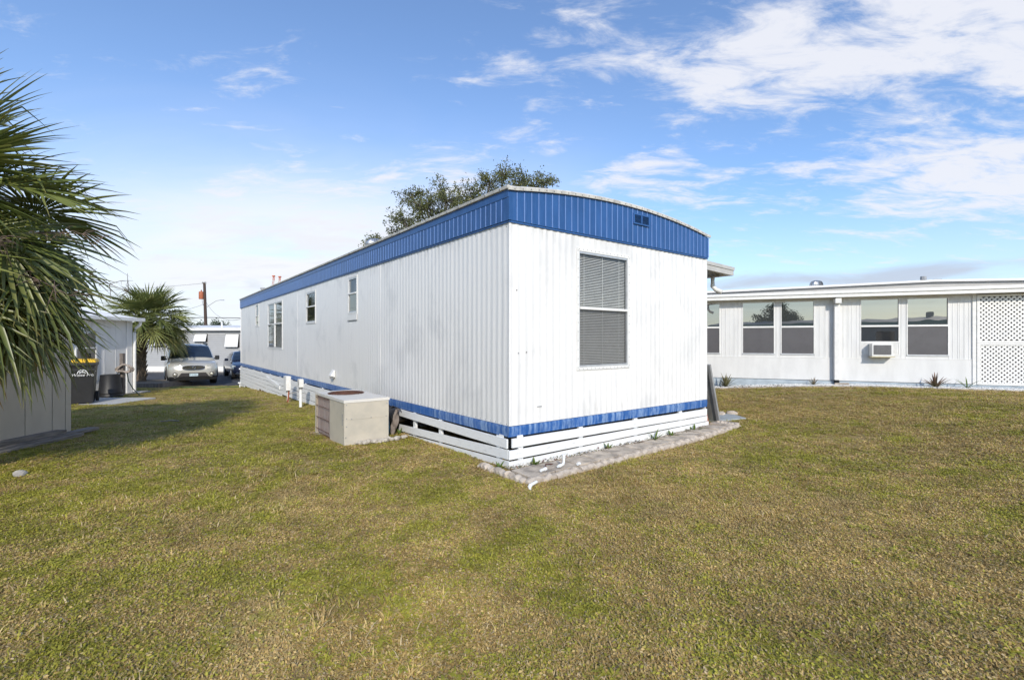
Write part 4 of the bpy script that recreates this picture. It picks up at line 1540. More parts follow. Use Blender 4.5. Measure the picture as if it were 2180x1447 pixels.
MB().box(.002, .012, -2.2, -1.5, .12, .32).build('crawl_vent', mat('rust_vent', (.16, .11, .09), .8), lh)
st = MB().box(-1.0, .22, -2.6, .55, -.3, 0.02).build('concrete_footing', M_['conc'], None, bevel=.02)
st.location = (-12.28, 15.45, -.26)
setting(st)
slab = MB().box(-.95, 1.15, -1.05, .5, -.12, .03).build('concrete_slab', mat('pale_slab', (.5, .49, .46), .9, .15, 5), None, bevel=.01)
slab.location = (-11.0, 12.75, gz(-11, 12.7))
setting(slab)
hp = thing('hose_post', 'grey wooden post holding a coiled faded hose', 'post', (-11.75, 14.45, gz(-11.75, 14.45)))
MB().box(-.05, .05, -.05, .05, -.1, 1.28).build('post', M_['wood'], hp, bevel=.006)
MB().box(-.02, .12, -.12, -.051, .76, .84).build('bracket', M_['wood'], hp)
hc = thing('hose_coil', 'coiled faded hose hung on the wooden post with dark hose ends', 'hose', (-11.66, 14.40, gz(-11.7, 14.4)))
mb = MB()
pts = []
for i in range(110):
    a = i * .42
    rr = .20 + .04 * math.sin(i * .9)
    pts.append((.10 + rr * math.cos(a) * 1.05, -.10 - .05 * math.sin(i * .35), .84 + rr * .55 * math.sin(a) - .04 * abs(math.cos(a))))
mb.tube(pts, .017, 6)
mb.build('coil', M_['hosetan'], hc, smooth=60)
MB().tube([(.17, -.1, .72), (.20, -.08, .45), (.28, .0, .2), (.40, .1, .0), (.44, .3, -.02)], .016, 6).build('hose_end', M_['hose'], hc, smooth=60)
MB().tube([(-.08, -.1, .76), (-.13, -.1, .6), (-.12, -.1, .1)], .016, 6).build('hose_end', M_['hose'], hc, smooth=60)
o = MB().lathe([(.30, 0), (.305, .04), (.285, .05), (.275, .10), (.29, .12), (.285, .16), (.27, .2), (.235, .60), (.235, .655), (.2, .66)], 24).build('upturned_pot', M_['pot'], None, smooth=35)
o.location = (-11.72, 13.98, gz(-11.7, 13.98))
tag(o, 'large black plastic pot turned upside down by the hose post', 'pot')
# trash cart
wb = thing('trash_cart', 'tall black wheeled trash cart with yellow lid and white print', 'trash cart', (-10.83, 12.05, gz(-10.7, 12.0) + .03), R(35))
mb = MB()
mb.loft([[(-w, -d, z), (w, -d, z), (w, d, z), (-w, d, z)] for w, d, z in ((.235, .24, .0), (.25, .26, .3), (.275, .30, .80), (.285, .32, .92), (.305, .34, .93), (.305, .34, 1.0))])
mb.build('body', M_['bin'], wb, bevel=.02)
mb = MB()
mb.loft([[(-w, -d, z), (w, -d, z), (w, d, z), (-w, d, z)] for w, d, z in ((.315, .36, 1.003), (.315, .36, 1.035), (.29, .32, 1.075), (.2, .25, 1.09))])
mb.build('lid', M_['yellow'], wb, bevel=.012)
for sx_ in (-1, 1):
    M0 = Matrix.Translation((sx_ * .285, .20, .13)) @ Matrix.Rotation(R(90), 4, 'Y')
    wl = MB().lathe([(.05, -.03), (.13, -.03), (.13, .03), (.05, .03)], 18, M0).build('wheel', M_['tyre'], wb, smooth=40)
MB().tube([(-.28, .36, .95), (-.28, .40, .97), (.28, .40, .97), (.28, .36, .95)], .018, 8).build('handle', M_['bin'], wb)
MB().box(-.3, .3, -.325, -.30, .80, .86).build('rib', M_['bin'], wb)


def text(body, size, parent, M, m, name='lettering', ext=.0015, shear=0.0):
    cu_ = bpy.data.curves.new(name, 'FONT')
    cu_.body = body
    cu_.size = size
    cu_.extrude = ext
    cu_.shear = shear
    cu_.align_x = 'CENTER'
    cu_.align_y = 'CENTER'
    cu_.materials.append(m)
    tmp = bpy.data.objects.new(name, cu_)
    me = bpy.data.meshes.new_from_object(tmp)
    bpy.data.objects.remove(tmp)
    return link(name, me, parent, M)


text('Waste Pro', .095, wb, Matrix.Translation((0.06, -.334, .70)) @ Matrix.Rotation(R(95), 4, 'X'), M_['print'], 'lettering', .002, .25)
mb = MB()
for (r0, r1) in ((.085, .10), (.045, .06)):
    for i in range(12):
        a, b_ = math.pi * i / 12, math.pi * (i + 1) / 12
        mb.quad((r0 * math.cos(a), -.334, .765 + r0 * math.sin(a)), (r0 * math.cos(b_), -.334, .765 + r0 * math.sin(b_)), (r1 * math.cos(b_), -.334, .765 + r1 * math.sin(b_)), (r1 * math.cos(a), -.334, .765 + r1 * math.sin(a)))
for a in (.8, 1.57, 2.35):
    mb.quad((-.006 + .03 * math.cos(a), -.3345, .765 + .02 * math.sin(a)), (.006 + .03 * math.cos(a), -.3345, .765 + .02 * math.sin(a)), (.006 + .09 * math.cos(a), -.3345, .765 + .09 * math.sin(a)), (-.006 + .09 * math.cos(a), -.3345, .765 + .09 * math.sin(a)))
o = mb.build('emblem', M_['print'], wb)
o.location = (.06, 0, -.03)


# ================================================================== PALMS
def frond(P0, azim, elev, petL, bladeR, nseg, droop, age, mats, parent, segw=.045):
    """fan leaf of a cabbage palm; droop by gravity; age 0 fresh .. 1 dead"""
    rr = rnd
    d = Vector((math.cos(azim) * math.cos(elev), math.sin(azim) * math.cos(elev), math.sin(elev)))
    pts = [Vector(P0)]
    n = 7
    dirs = []
    for i in range(n):
        dirs.append(d.copy())
        pts.append(pts[-1] + d * petL / n)
        d = (d + Vector((0, 0, -droop * .16))).normalized()
    mb = MB()
    mb.tube(pts, [.022 - .010 * i / n for i in range(n + 1)], 5)
    pe = mb.build('frond', M_['petiole'] if age < .6 else M_['dead'], parent, smooth=60)
    hub = pts[-1]
    side = d.cross(Vector((0, 0, 1)))
    if side.length < .1:
        side = Vector((1, 0, 0))
    side.normalize()
    roll = rr.uniform(-.5, .5)
    nrm = side.cross(d).normalized()
    side = (side * math.cos(roll) + nrm * math.sin(roll)).normalized()
    nrm = side.cross(d).normalized()
    B = MB()
    tint, dry = [], []
    # costa bends down through the blade
    cos_pts = []
    q, dd = hub.copy(), d.copy()
    for i in range(6):
        cos_pts.append((q.copy(), dd.copy()))
        q = q + dd * bladeR * .045
        dd = (dd + Vector((0, 0, -droop * .12)) - nrm * .06).normalized()
    base_t = rr.uniform(.1, .9)
    for i in range(nseg):
        f = (i + .5) / nseg * 2 - 1
        th = f * R(142) + rr.uniform(-.03, .03)
        ci = (1 - abs(f)) * 5
        k = min(4, int(ci))
        o0 = cos_pts[k][0].lerp(cos_pts[k + 1][0], ci - k)
        dl = cos_pts[k][1]
        nl = side.cross(dl).normalized()
        dv = (dl * math.cos(th) + side * math.sin(th) + nl * (.22 * abs(math.sin(th)) ** 1.5)).normalized()
        ln = bladeR * (1.0 - .42 * abs(f) ** 1.6) * rr.uniform(.88, 1.08)
        w = segw * (1 - .35 * abs(f)) * rr.uniform(.85, 1.1)
        dr = min(1.0, max(0.0, age + rr.uniform(-.12, .12)))
        sd_droop = droop * rr.uniform(.5, 1.3)
        wid = dl.cross(dv)
        acr = nl.cross(dv)
        if acr.length < .05:
            acr = side.copy()
        acr.normalize()
        tw = rr.uniform(-.5, .5)
        acr = (acr * math.cos(tw) + nl * math.sin(tw)).normalized()
        nb_ = dv.cross(acr).normalized()
        p = o0.copy()
        vv_ = dv.copy()
        N = 6
        broken = rr.random() < .12 * (1 + droop)
        o_ = len(B.v)
        for j in range(N + 1):
            t_ = j / N
            ww = w * (.30 + 1.15 * min(t_ / .35, 1)) * .62 if t_ < .35 else w * .9 * max(.04, (1 - ((t_ - .35) / .65) ** 1.5))
            fold = .45 * ww
            B.v.append(tuple(p - acr * ww * .5 + nb_ * fold * .6))
            B.v.append(tuple(p))
            B.v.append(tuple(p + acr * ww * .5 + nb_ * fold * .6))
            tt = base_t * .6 + .3 * rr.random() * .5 + .15 * t_
            tint += [tt, tt + .15, tt]
            dd_ = min(1, dr + (.9 * max(0, t_ - .72) / .28 if rr.random() < .5 else 0) * (.35 + age))
            dry += [dd_] * 3
            p = p + vv_ * ln / N
            g = sd_droop * (.035 + .26 * t_ * t_)
            if broken and j == 3:
                g += 1.1
            vv_ = (vv_ + Vector((0, 0, -g))).normalized()
        for j in range(N):
            a = o_ + j * 3
            B.f += [(a, a + 1, a + 4, a + 3), (a + 1, a + 2, a + 5, a + 4)]
    me = bpy.data.meshes.new('leaf_blade')
    me.from_pydata(B.v, [], B.f)
    me.materials.append(mats)
    me.polygons.foreach_set('use_smooth', [True] * len(me.polygons))
    attr(me, 'tint', tint)
    attr(me, 'dry', dry)
    link('leaf_blade', me, pe)
    return pe


def palm_trunk(parent, h, r, rows, top=None):
    mb = MB()
    pr = []
    for i in range(14):
        t_ = i / 13
        pr.append((r * (1.12 - .2 * t_ + .06 * math.sin(i * 2.1)), -.1 + (h + .1) * t_))
    mb.lathe(pr, 14)
    tk = mb.build('trunk', M_['boot'], parent, smooth=60)
    # criss-cross leaf bases
    mb = MB()
    for i in range(rows):
        z = h * (i + .5) / rows
        for k in range(7):
            a = 2 * math.pi * (k + .5 * (i % 2)) / 7 + rnd.uniform(-.1, .1)
            c_, s_ = math.cos(a), math.sin(a)
            R0 = r * 1.0
            w = r * .40
            hh = h / rows * 1.5
            tip = R0 + r * rnd.uniform(.22, .42)
            b4 = [(c_ * R0 * .9 - s_ * w, s_ * R0 * .9 + c_ * w, z - hh * .4), (c_ * R0 * .9 + s_ * w, s_ * R0 * .9 - c_ * w, z - hh * .4),
                  (c_ * R0 * .85 + s_ * w * .6, s_ * R0 * .85 - c_ * w * .6, z + hh * .3), (c_ * R0 * .85 - s_ * w * .6, s_ * R0 * .85 + c_ * w * .6, z + hh * .3)]
            t4 = [(c_ * (R0 + .02) - s_ * w * .5, s_ * (R0 + .02) + c_ * w * .5, z), (c_ * (R0 + .02) + s_ * w * .5, s_ * (R0 + .02) - c_ * w * .5, z),
                  (c_ * tip + s_ * w * .4, s_ * tip - c_ * w * .4, z + hh * .75), (c_ * tip - s_ * w * .4, s_ * tip + c_ * w * .4, z + hh * .75)]
            mb.hexa(b4, t4)
    mb.build('leaf_bases', M_['boot'], tk)['kind'] = 'stuff'


PX, PY = -5.98, 4.80
rnd.seed(21)
pg = gz(PX, PY)
pl = thing('cabbage_palm', 'large leaning cabbage palm crown filling the left edge of the lawn', 'palm tree', (PX, PY, pg))
palm_trunk(pl, 2.2, .19, 11)
nf = 62
for i in range(nf):
    t_ = i / (nf - 1)
    a = i * 2.39996
    e = R(88) - t_ * R(108)
    age = 0.0 if t_ < .72 else (t_ - .72) / .28 * .55
    frond((0.06 * math.cos(a), 0.06 * math.sin(a), 2.60 - .22 * t_), a, e, rnd.uniform(.72, .95) * (1 - .12 * t_), rnd.uniform(.90, 1.06) * (1 - .14 * t_), 42, .60 + .35 * t_ + rnd.uniform(-.1, .1), age + (.0 if rnd.random() > .1 else .25), M_['palm'], pl, .056)
for i, (a, e, ag) in enumerate(((-.8, -.55, 1.0), (.05, -.75, .85), (-1.3, -.5, .95))):
    frond((.05, 0, 2.15), a, e, .75, .75, 26, .9, ag, M_['palm'], pl, .04)
for i, (a, e) in enumerate(((-.9, -.2), (-.55, -.42), (-.25, -.12), (-.05, -.5), (.2, -.3), (.45, -.55), (.7, -.15), (1.0, -.4), (-.7, .1), (.1, .05))):
    frond((.06, 0, 2.45), a, e, .88, .98, 42, .62, 0.0, M_['palm'], pl, .052)
# spent flower stalks
for i, (a, e) in enumerate(((.15, .45), (-.35, .30), (.6, .15), (-.1, .05))):
    d = Vector((math.cos(a) * math.cos(e), math.sin(a) * math.cos(e), math.sin(e)))
    pts = [Vector((0, 0, 2.25))]
    mb = MB()
    for j in range(9):
        pts.append(pts[-1] + d * .19)
        d = (d + Vector((rnd.uniform(-.05, .05), rnd.uniform(-.05, .05), -.07))).normalized()
    mb.tube(pts, [.012 - .001 * j for j in range(10)], 5)
    for j in range(3, 10):
        for q in range(4):
            dd = Vector((rnd.uniform(-1, 1), rnd.uniform(-1, 1), rnd.uniform(-1.0, .5))).normalized() * rnd.uniform(.12, .30)
            m_ = pts[j] + dd * .5 + Vector((0, 0, .02))
            e_ = pts[j] + dd
            mb.tube([pts[j], m_, e_], [.004, .003, .0015], 4, False)
            for z_ in range(3):
                f_ = m_ + Vector((rnd.uniform(-1, 1), rnd.uniform(-1, 1), rnd.uniform(-1, .3))) * .07
                mb.tube([m_, f_], [.002, .001], 3, False)
    mb.build('flower_stalk', M_['dead'], pl)

rnd.seed(5)
P2 = (-15.95, 20.4, gz(-15.75, 20.4) + .20)
pl2 = thing('cabbage_palm', 'stout cabbage palm with booted trunk behind the white cottage', 'palm tree', P2)
palm_trunk(pl2, 2.15, .27, 11)
nf = 56
for i in range(nf):
    t_ = i / (nf - 1)
    a = i * 2.39996 + .4
    e = R(84) - t_ * R(88)
    frond((.08 * math.cos(a) + .42, .08 * math.sin(a) + .1, 2.50 - .2 * t_), a, e, rnd.uniform(.72, .95), rnd.uniform(.85, 1.0), 30, .40 + .35 * t_, 0 if t_ < .85 else .25, M_['palm2'], pl2, .075)
for (a, e) in ((-.2, .25), (.4, .1), (-1.5, -.25), (.9, -.1)):
    frond((.3, -.05, 2.1), a, e, 1.0, .95, 30, .7, .10, M_['palm2'], pl2, .075)
pb = MB().prism([(-16.5, 18.8, -.45), (-13.9, 18.9, -.45), (-14.4, 21.4, -.5), (-17.2, 21.4, -.5)], (0, 0, .19)).build('mulch_bed', M_['mulch'], None)
setting(pb)
for k, (a, b_) in enumerate((((-16.5, 18.75), (-13.85, 18.82)), ((-13.82, 18.85), (-14.35, 21.4)))):
    a, b_ = Vector(a), Vector(b_)
    dd = (b_ - a).normalized()
    pp = Vector((-dd.y, dd.x)) * .06
    q = [a - pp, b_ - pp, b_ + pp, a + pp]
    MB().hexa([(v.x, v.y, -.6) for v in q], [(v.x, v.y, gz(v.x, v.y) + .17) for v in q]).build('bed_timber', M_['wood'], pb)
rp = thing('ti_plant', 'small bushy plant with red stem between the palm and the silver car', 'plant', (-15.6, 22.6, gz(-15.6, 22.6)))
MB().lathe([(.10, 0), (.13, .5), (.12, .9)], 10).build('stem', M_['postred'], rp)
mb = MB()
tint = []
for k in range(60):
    a = rnd.uniform(0, 6.28)
    e = rnd.uniform(-.2, 1.3)
    L = rnd.uniform(.25, .45)
    c_, s_ = math.cos(a), math.sin(a)
    b0 = Vector((.08 * c_, .08 * s_, .9))
    tip = b0 + Vector((c_ * math.cos(e), s_ * math.cos(e), math.sin(e))) * L
    mid = (b0 + tip) / 2 + Vector((0, 0, .06))
    w_ = Vector((-s_, c_, 0)) * .05
    o_ = len(mb.v)
    mb.v += [tuple(b0), tuple(mid - w_), tuple(mid + w_), tuple(tip)]
    mb.f += [(o_, o_ + 1, o_ + 3), (o_, o_ + 3, o_ + 2)]
    tint += [rnd.random()] * 4
o = mb.build('foliage', M_['weed'], rp)
attr(o.data, 'tint', tint)


# ================================================================== TREES
def leafy(name, label, base, trunk_h, clusters, nleaf, lsz, leafmat, tr=.14, seed=3, group=None, twig=True):
    """trunk, limbs to each clump, twigs inside clumps, leaves along the twigs"""
    rg = random.Random(seed)
    t = thing(name, label, 'tree', base, 0, group)
    B = Vector(base)
    fork = Vector((0, 0, trunk_h))
    mb = MB()
    mb.tube([(0, 0, -.2), (.03, 0, trunk_h * .5), tuple(fork)], [tr * 1.25, tr, tr * .85], 9)
    L = MB()
    tint = []
    tot = sum(c[3] ** 2 for c in clusters)
    for (cx, cy, cz, r) in clusters:
        c = Vector((cx, cy, cz)) - B
        mid = fork.lerp(c, .5) + Vector((rg.uniform(-.3, .3), rg.uniform(-.3, .3), -.15))
        mb.tube([fork, mid, c], [tr * .55, tr * .36, tr * .17], 6, False)
        n = int(nleaf * r * r / tot)
        ntw = max(6, n // 26)
        for k in range(ntw):
            dv = Vector((rg.gauss(0, 1), rg.gauss(0, 1), rg.gauss(0.15, .8))).normalized()
            ln = r * rg.uniform(.45, 1.25)
            st_ = c + dv * r * rg.uniform(0, .35)
            en = c + dv * ln + Vector((0, 0, -.08 * ln))
            if twig:
                mb.tube([c.lerp(st_, .3), st_.lerp(en, .5) + Vector((rg.uniform(-.05, .05), rg.uniform(-.05, .05), .05)) * r, en], [tr * .07, tr * .045, tr * .02], 3, False)
            tb = rg.uniform(0, 1)
            for q in range(26):
                f = rg.uniform(.15, 1.05) ** .7
                p = st_.lerp(en, f) + Vector((rg.gauss(0, 1), rg.gauss(0, 1), rg.gauss(0, 1))) * lsz * 1.5
                a = Vector((rg.gauss(0, 1), rg.gauss(0, 1), rg.gauss(0, 1))).normalized()
                b_ = a.cross(Vector((rg.gauss(0, 1), rg.gauss(0, 1), rg.gauss(0, 1)))).normalized()
                s_ = lsz * rg.uniform(.6, 1.3)
                o_ = len(L.v)
                L.v += [tuple(p - a * s_), tuple(p - b_ * s_ * .38), tuple(p + a * s_), tuple(p + b_ * s_ * .38)]
                L.f.append((o_, o_ + 1, o_ + 2, o_ + 3))
                tint += [max(0, min(1, tb * .6 + rg.uniform(0, .45)))] * 4
    mb.build('trunk', M_['bark'], t, smooth=60)
    me = bpy.data.meshes.new('crown')
    me.from_pydata(L.v, [], L.f)
    me.materials.append(leafmat)
    attr(me, 'tint', tint)
    link('crown', me, t)
    return t


OD = 17.6
ocl = []
for (px, py, pr, dd) in ((905, 440, 46, 0), (878, 418, 34, .6), (948, 425, 52, -.5), (1005, 425, 46, .5), (1042, 385, 34, 0), (1075, 372, 34, .4), (1108, 392, 40, -.3), (1160, 388, 30, .2), (858, 470, 34, -.3), (1135, 400, 30, .3),
                         (925, 480, 55, .4), (890, 500, 45, .2), (990, 470, 60, .8), (1060, 430, 55, .6), (1120, 440, 50, .6), (850, 496, 28, .0), (783, 514, 17, -.2), (802, 508, 15, -.1), (800, 530, 30, .5)):
    d_ = OD + dd
    ocl.append(((px - 1090) / 1020 * d_, d_, 1.45 + (722 - py) / 1020 * d_, pr / 1020 * d_))
leafy('oak_tree', 'sparse dark green tree rising behind the mobile home roof', (-1.4, 18.2, gz(-1.4, 18.2)), 3.2, ocl, 21500, .052, M_['oak'], .16, 3)
# distant trees across the road
for k, (px, py, pr, lb) in enumerate(((466, 694, 22, 'rounded dark tree peeking over the grey house roof'), (425, 697, 15, 'low dark tree over the grey house left of the pole'))):
    D = 62.0
    x, z, r_ = (px - 1090) / 1020 * D, 1.45 + (722 - py) / 1020 * D, pr / 1020 * D
    leafy('broadleaf_tree', lb, (x, D, -.6), 1.6, [(x + dx * r_, D + dy, z + dz * r_, r_ * s_) for dx, dy, dz, s_ in ((0, 0, -.1, .8), (.7, .3, -.45, .6), (-.7, -.2, -.4, .6), (.2, .4, -.9, .8))], 3500, .16, M_['farleaf'], .25, 9 + k, None, False)

# ================================================================== ACROSS THE ROAD
gh = thing('grey_house', 'grey lap sided house with white roof edge and two white awnings', 'house', (-24.5, 31.0, -.62))
mb = MB()
GL = 13.5
nb_ = 17
for k in range(nb_):
    z = .38 + k * .135
    mb.hexa([(0, -.050, z), (GL, -.050, z), (GL, .02, z), (0, .02, z)], [(0, -.008, z + .134), (GL, -.008, z + .134), (GL, .02, z + .134), (0, .02, z + .134)])
mb.build('wall', M_['greysiding'], gh)
MB().box(0, GL, -.02, .02, -.1, .378).build('skirt', M_['trim'], gh)
MB().box(5.9, 6.55, -.035, -.021, .02, .58).build('vent_panel', mat('grey_lattice_vent', (.2, .2, .2), .8, .4, 30), gh)
MB().box(-.15, GL + .15, -.30, -.02, 2.67, 2.86).build('fascia', M_['roof'], gh, bevel=.015)
MB().prism([(-.15, -.29, 2.861), (-.15, 3.5, 3.12), (-.15, 7.5, 2.861)], (GL + .3, 0, 0)).build('roof', M_['roof'], gh)
mb = MB()
mb.box(0, .02, .021, 7.2, -.1, 2.67)
mb.box(GL - .02, GL, .021, 7.2, -.1, 2.67)
mb.box(.021, GL - .021, 7.18, 7.2, -.1, 2.67)
mb.build('rear_wall', M_['greysiding'], gh)
for (x0, x1, z0, z1) in ((4.02, 4.80, 1.98, 2.42), (6.02, 6.86, 1.62, 2.42), (1.2, 2.0, 1.7, 2.42), (9.0, 9.9, 1.6, 2.4)):
    w = MB().box(x0 - .03, x1 + .03, -.06, -.0355, z0 - .03, z1 + .05).build('window', M_['dark'], gh)
    MB().hexa([(x0, -.24, z0), (x1, -.24, z0), (x1, -.20, z0 - .01), (x0, -.20, z0 - .01)], [(x0, -.09, z1), (x1, -.09, z1), (x1, -.061, z1 + .03), (x0, -.061, z1 + .03)]).build('awning', M_['roof'], w, bevel=.012)
MB().lathe([(.05, 2.85), (.05, 3.12), (.10, 3.12), (.02, 3.2)], 8, Matrix.Translation((5.55, .3, 0))).build('vent_pipe', M_['roof'], gh)
setting(MB().box(-40, 20, 30.2, 30.55, gz(-20, 30) - .1, gz(-20, 30) + .06).build('kerb', M_['conc']))

# utility pole
D = 47.0
px0 = (439.5 - 1090) / 1020 * D
up_ = thing('utility_pole', 'dark wooden utility pole with rusty orange transformer beyond the grey house', 'utility pole', (px0, D, -.6))
MB().tube([(0, 0, -.2), (-.08, 0, 3.9), (-.20, 0, 7.65)], [.16, .145, .12], 10).build('pole', M_['pole'], up_, smooth=60)
MB().lathe([(.20, 6.05), (.22, 6.1), (.22, 6.72), (.20, 6.78), (.06, 6.80), (.05, 6.95)], 14, Matrix.Translation((-.47, -.05, 0))).build('transformer', M_['orangecan'], up_, smooth=40)
MB().box(-.42, .02, -.06, -.02, 7.55, 7.60).build('crossarm', M_['grey'], up_)
mb = MB()
for x in (-.36, -.2, -.05):
    mb.lathe([(.035, 7.6), (.05, 7.68), (.02, 7.78)], 8, Matrix.Translation((x, -.04, 0)))
mb.build('insulator', M_['grey'], up_)
MB().tube([(-.05, 0, 5.2), (.5, -.1, 5.55), (1.05, -.2, 5.85), (1.55, -.3, 5.95)], .025, 6).build('lamp_arm', M_['alu'], up_)
MB().hexa([(1.5, -.4, 5.90), (1.95, -.45, 5.90), (1.95, -.25, 5.90), (1.5, -.2, 5.90)], [(1.55, -.36, 5.97), (1.9, -.4, 5.97), (1.9, -.3, 5.97), (1.55, -.26, 5.97)]).build('lamp_head', M_['alu'], up_)
MB().tube([(-.35, -.12, 6.0), (-.28, -.15, 5.6), (-.12, -.12, 5.3), (-.08, -.1, 4.9)], .015, 5).build('cable_loop', M_['wire'], up_)


def wire(label, pts, sag, r=.014):
    a, b_ = Vector(pts[0]), Vector(pts[1])
    q = []
    for i in range(25):
        t_ = i / 24
        p = a.lerp(b_, t_)
        p.z -= sag * 4 * t_ * (1 - t_)
        q.append(tuple(p))
    tag(MB().tube(q, r, 4).build('power_line', M_['wire']), label, 'wire')


pt = Vector((px0, D, -.6))
wire('upper thin power line running left from the top of the utility pole', (pt + Vector((-.3, 0, 7.6)), (-75, 52, 7.6)), 1.0, .010)
wire('low thick cable running left from the utility pole', (pt + Vector((-.1, -.1, 4.25)), (-70, 45, 4.3)), .5, .03)
wire('low thick cable running right from the utility pole', (pt + Vector((-.1, -.1, 4.25)), (30, 49, 4.0)), .3, .03)
wire('drooping service wire from the pole to the mobile home roof', (pt + Vector((0, 0, 5.7)), (hw(1.5, 18.5)[0], hw(1.5, 18.5)[1], 3.6)), 1.5, .012)
wire('slack wire down from the pole to the left behind the palm', (pt + Vector((-.1, 0, 5.6)), (-34, 38, 3.2)), .6, .012)

# red and white mast
D = 58.0
xm = (590 - 1090) / 1020 * D
ms = thing('lattice_mast', 'red and white lattice mast tip beyond the blue roof edge', 'mast', (xm, D, -.6))
mb = MB()
mr = MB()
for (sx_, tp) in ((-.42, 9.85), (.32, 9.75)):
    for q in (-.12, .12):
        mb.tube([(sx_ + q - .35, 0, 7.0), (sx_ + q * .7, 0, 9.3)], .03, 4)
        mr.tube([(sx_ + q * .7, 0, 9.3), (sx_ + q * .4, 0, tp - .1)], .045, 4)
    for k in range(8):
        z0, z1 = 7.0 + k * .3, 7.3 + k * .3
        ox = -.35 * (1 - k / 8)
        mb.tube([(sx_ - .12 + ox, 0, z0), (sx_ + .12 + ox, 0, z1)], .02, 4)
        mb.tube([(sx_ + .12 + ox, 0, z0), (sx_ - .12 + ox, 0, z1)], .02, 4)
    mr.box(sx_ - .14, sx_ + .14, -.1, .1, tp - .15, tp)
    mb.tube([(sx_ - .3, 0, 0), (sx_ - .35, 0, 7.0)], .06, 4)
mb.build('lattice', mat('mast_pink', (.55, .34, .30), .6, bumps=0), ms)
mr.build('head', M_['mast1'], ms)


# ================================================================== VEHICLES
def wheel(root, x, y, r=.36, w=.24):
    Mw = Matrix.Translation((x, y, r)) @ Matrix.Rotation(R(90), 4, 'Y')
    tw = MB().lathe([(r * .62, -w / 2), (r * .94, -w / 2), (r, -w * .38), (r, w * .38), (r * .94, w / 2), (r * .62, w / 2)], 28, Mw).build('wheel', M_['tyre'], root, smooth=40)
    sg = 1 if x > 0 else -1
    mb = MB()
    mb.lathe([(r * .60, 0), (r * .58, .05 * sg), (.05, .08 * sg)], 20, Mw @ Matrix.Translation((0, 0, sg * (w / 2 - .06))))
    mb.build('rim', M_['alu'], tw, smooth=40)


def car_body(sec, smooth=35):
    """sec: list of (y, [(x,z) half profile bottom-centre -> top-centre])"""
    mb = MB()
    secs = []
    for (y, prof) in sec:
        r_ = [(x, y, z) for x, z in prof]
        l_ = [(-x, y, z) for x, z in prof[::-1] if x > 1e-6]
        secs.append(r_ + l_)
    mb.loft(secs)
    return mb


sv = thing('parked_car', 'silver beige crossover car facing the lawn with dark lower bumper', 'car', (-13.68, 20.60, gz(-13.5, 20.6) + .012), HA)
# front at y=0, length 4.7; local y points to the rear


def lowp(w, zb, zt, y, crown=.03):
    return [(0, zb), (w * .86, zb), (w * .97, zb + .12), (w, (zb + zt) * .5), (w * .985, zt - .10), (w * .90, zt - .015), (w * .5, zt + crown * .6), (0, zt + crown)]


secs = [(0.02, lowp(.62, .42, .78, 0)), (0.09, lowp(.76, .36, .88, 0)), (.22, lowp(.88, .30, .96, 0)), (.45, lowp(.925, .27, 1.00, 0)), (.9, lowp(.935, .26, 1.05, 0)), (1.25, lowp(.935, .26, 1.09, 0)),
        (2.2, lowp(.935, .26, 1.10, 0, .0)), (3.4, lowp(.935, .26, 1.12, 0, .0)), (4.3, lowp(.91, .28, 1.12, 0, .0)), (4.62, lowp(.86, .36, 1.08, 0, .0)), (4.70, lowp(.78, .45, .95, 0, .0))]
body = car_body([(y, p) for y, p in secs]).build('body', M_['silver'], sv, smooth=40)


def cabp(wb, wt, z0, z1):
    return [(0, z0), (wb, z0), (wb * .985, z0 + (z1 - z0) * .3), (wt + .03, z1 - .10), (wt - .03, z1 - .03), (wt * .6, z1), (0, z1 + .015)]


def screen_rows(secs, f0, f1):
    """glass lying 12 mm proud of the cabin's sloping front, between its pillars"""
    rows = []
    for i in range(len(secs) - 1):
        (y0, p0), (y1, p1) = secs[i], secs[i + 1]
        for t_ in (0, .5):
            f = max(f0, t_) if i == 0 else t_
            rows.append((y0 + (y1 - y0) * f, [(a[0] + (b_[0] - a[0]) * f, a[1] + (b_[1] - a[1]) * f) for a, b_ in zip(p0, p1)]))
    (y0, p0), (y1, p1) = secs[-2], secs[-1]
    rows.append((y0 + (y1 - y0) * f1, [(a[0] + (b_[0] - a[0]) * f1, a[1] + (b_[1] - a[1]) * f1) for a, b_ in zip(p0, p1)]))
    out = []
    for (y, p) in rows:
        half = [(x, y - .010, z + .009) for x, z in p[4:]]
        out.append(half + [(-x, yy, z) for x, yy, z in half[::-1][1:]])
    return out


csec = [(1.12, cabp(.86, .84, 1.06, 1.15)), (1.50, cabp(.865, .78, 1.06, 1.45)), (1.88, cabp(.865, .725, 1.06, 1.70)), (2.3, cabp(.865, .72, 1.06, 1.765)), (3.3, cabp(.865, .71, 1.06, 1.78)), (4.1, cabp(.85, .69, 1.06, 1.75)), (4.5, cabp(.82, .66, 1.06, 1.63)), (4.62, cabp(.78, .55, 1.06, 1.3))]
car_body(csec).build('cabin', M_['silver'], sv, smooth=50)
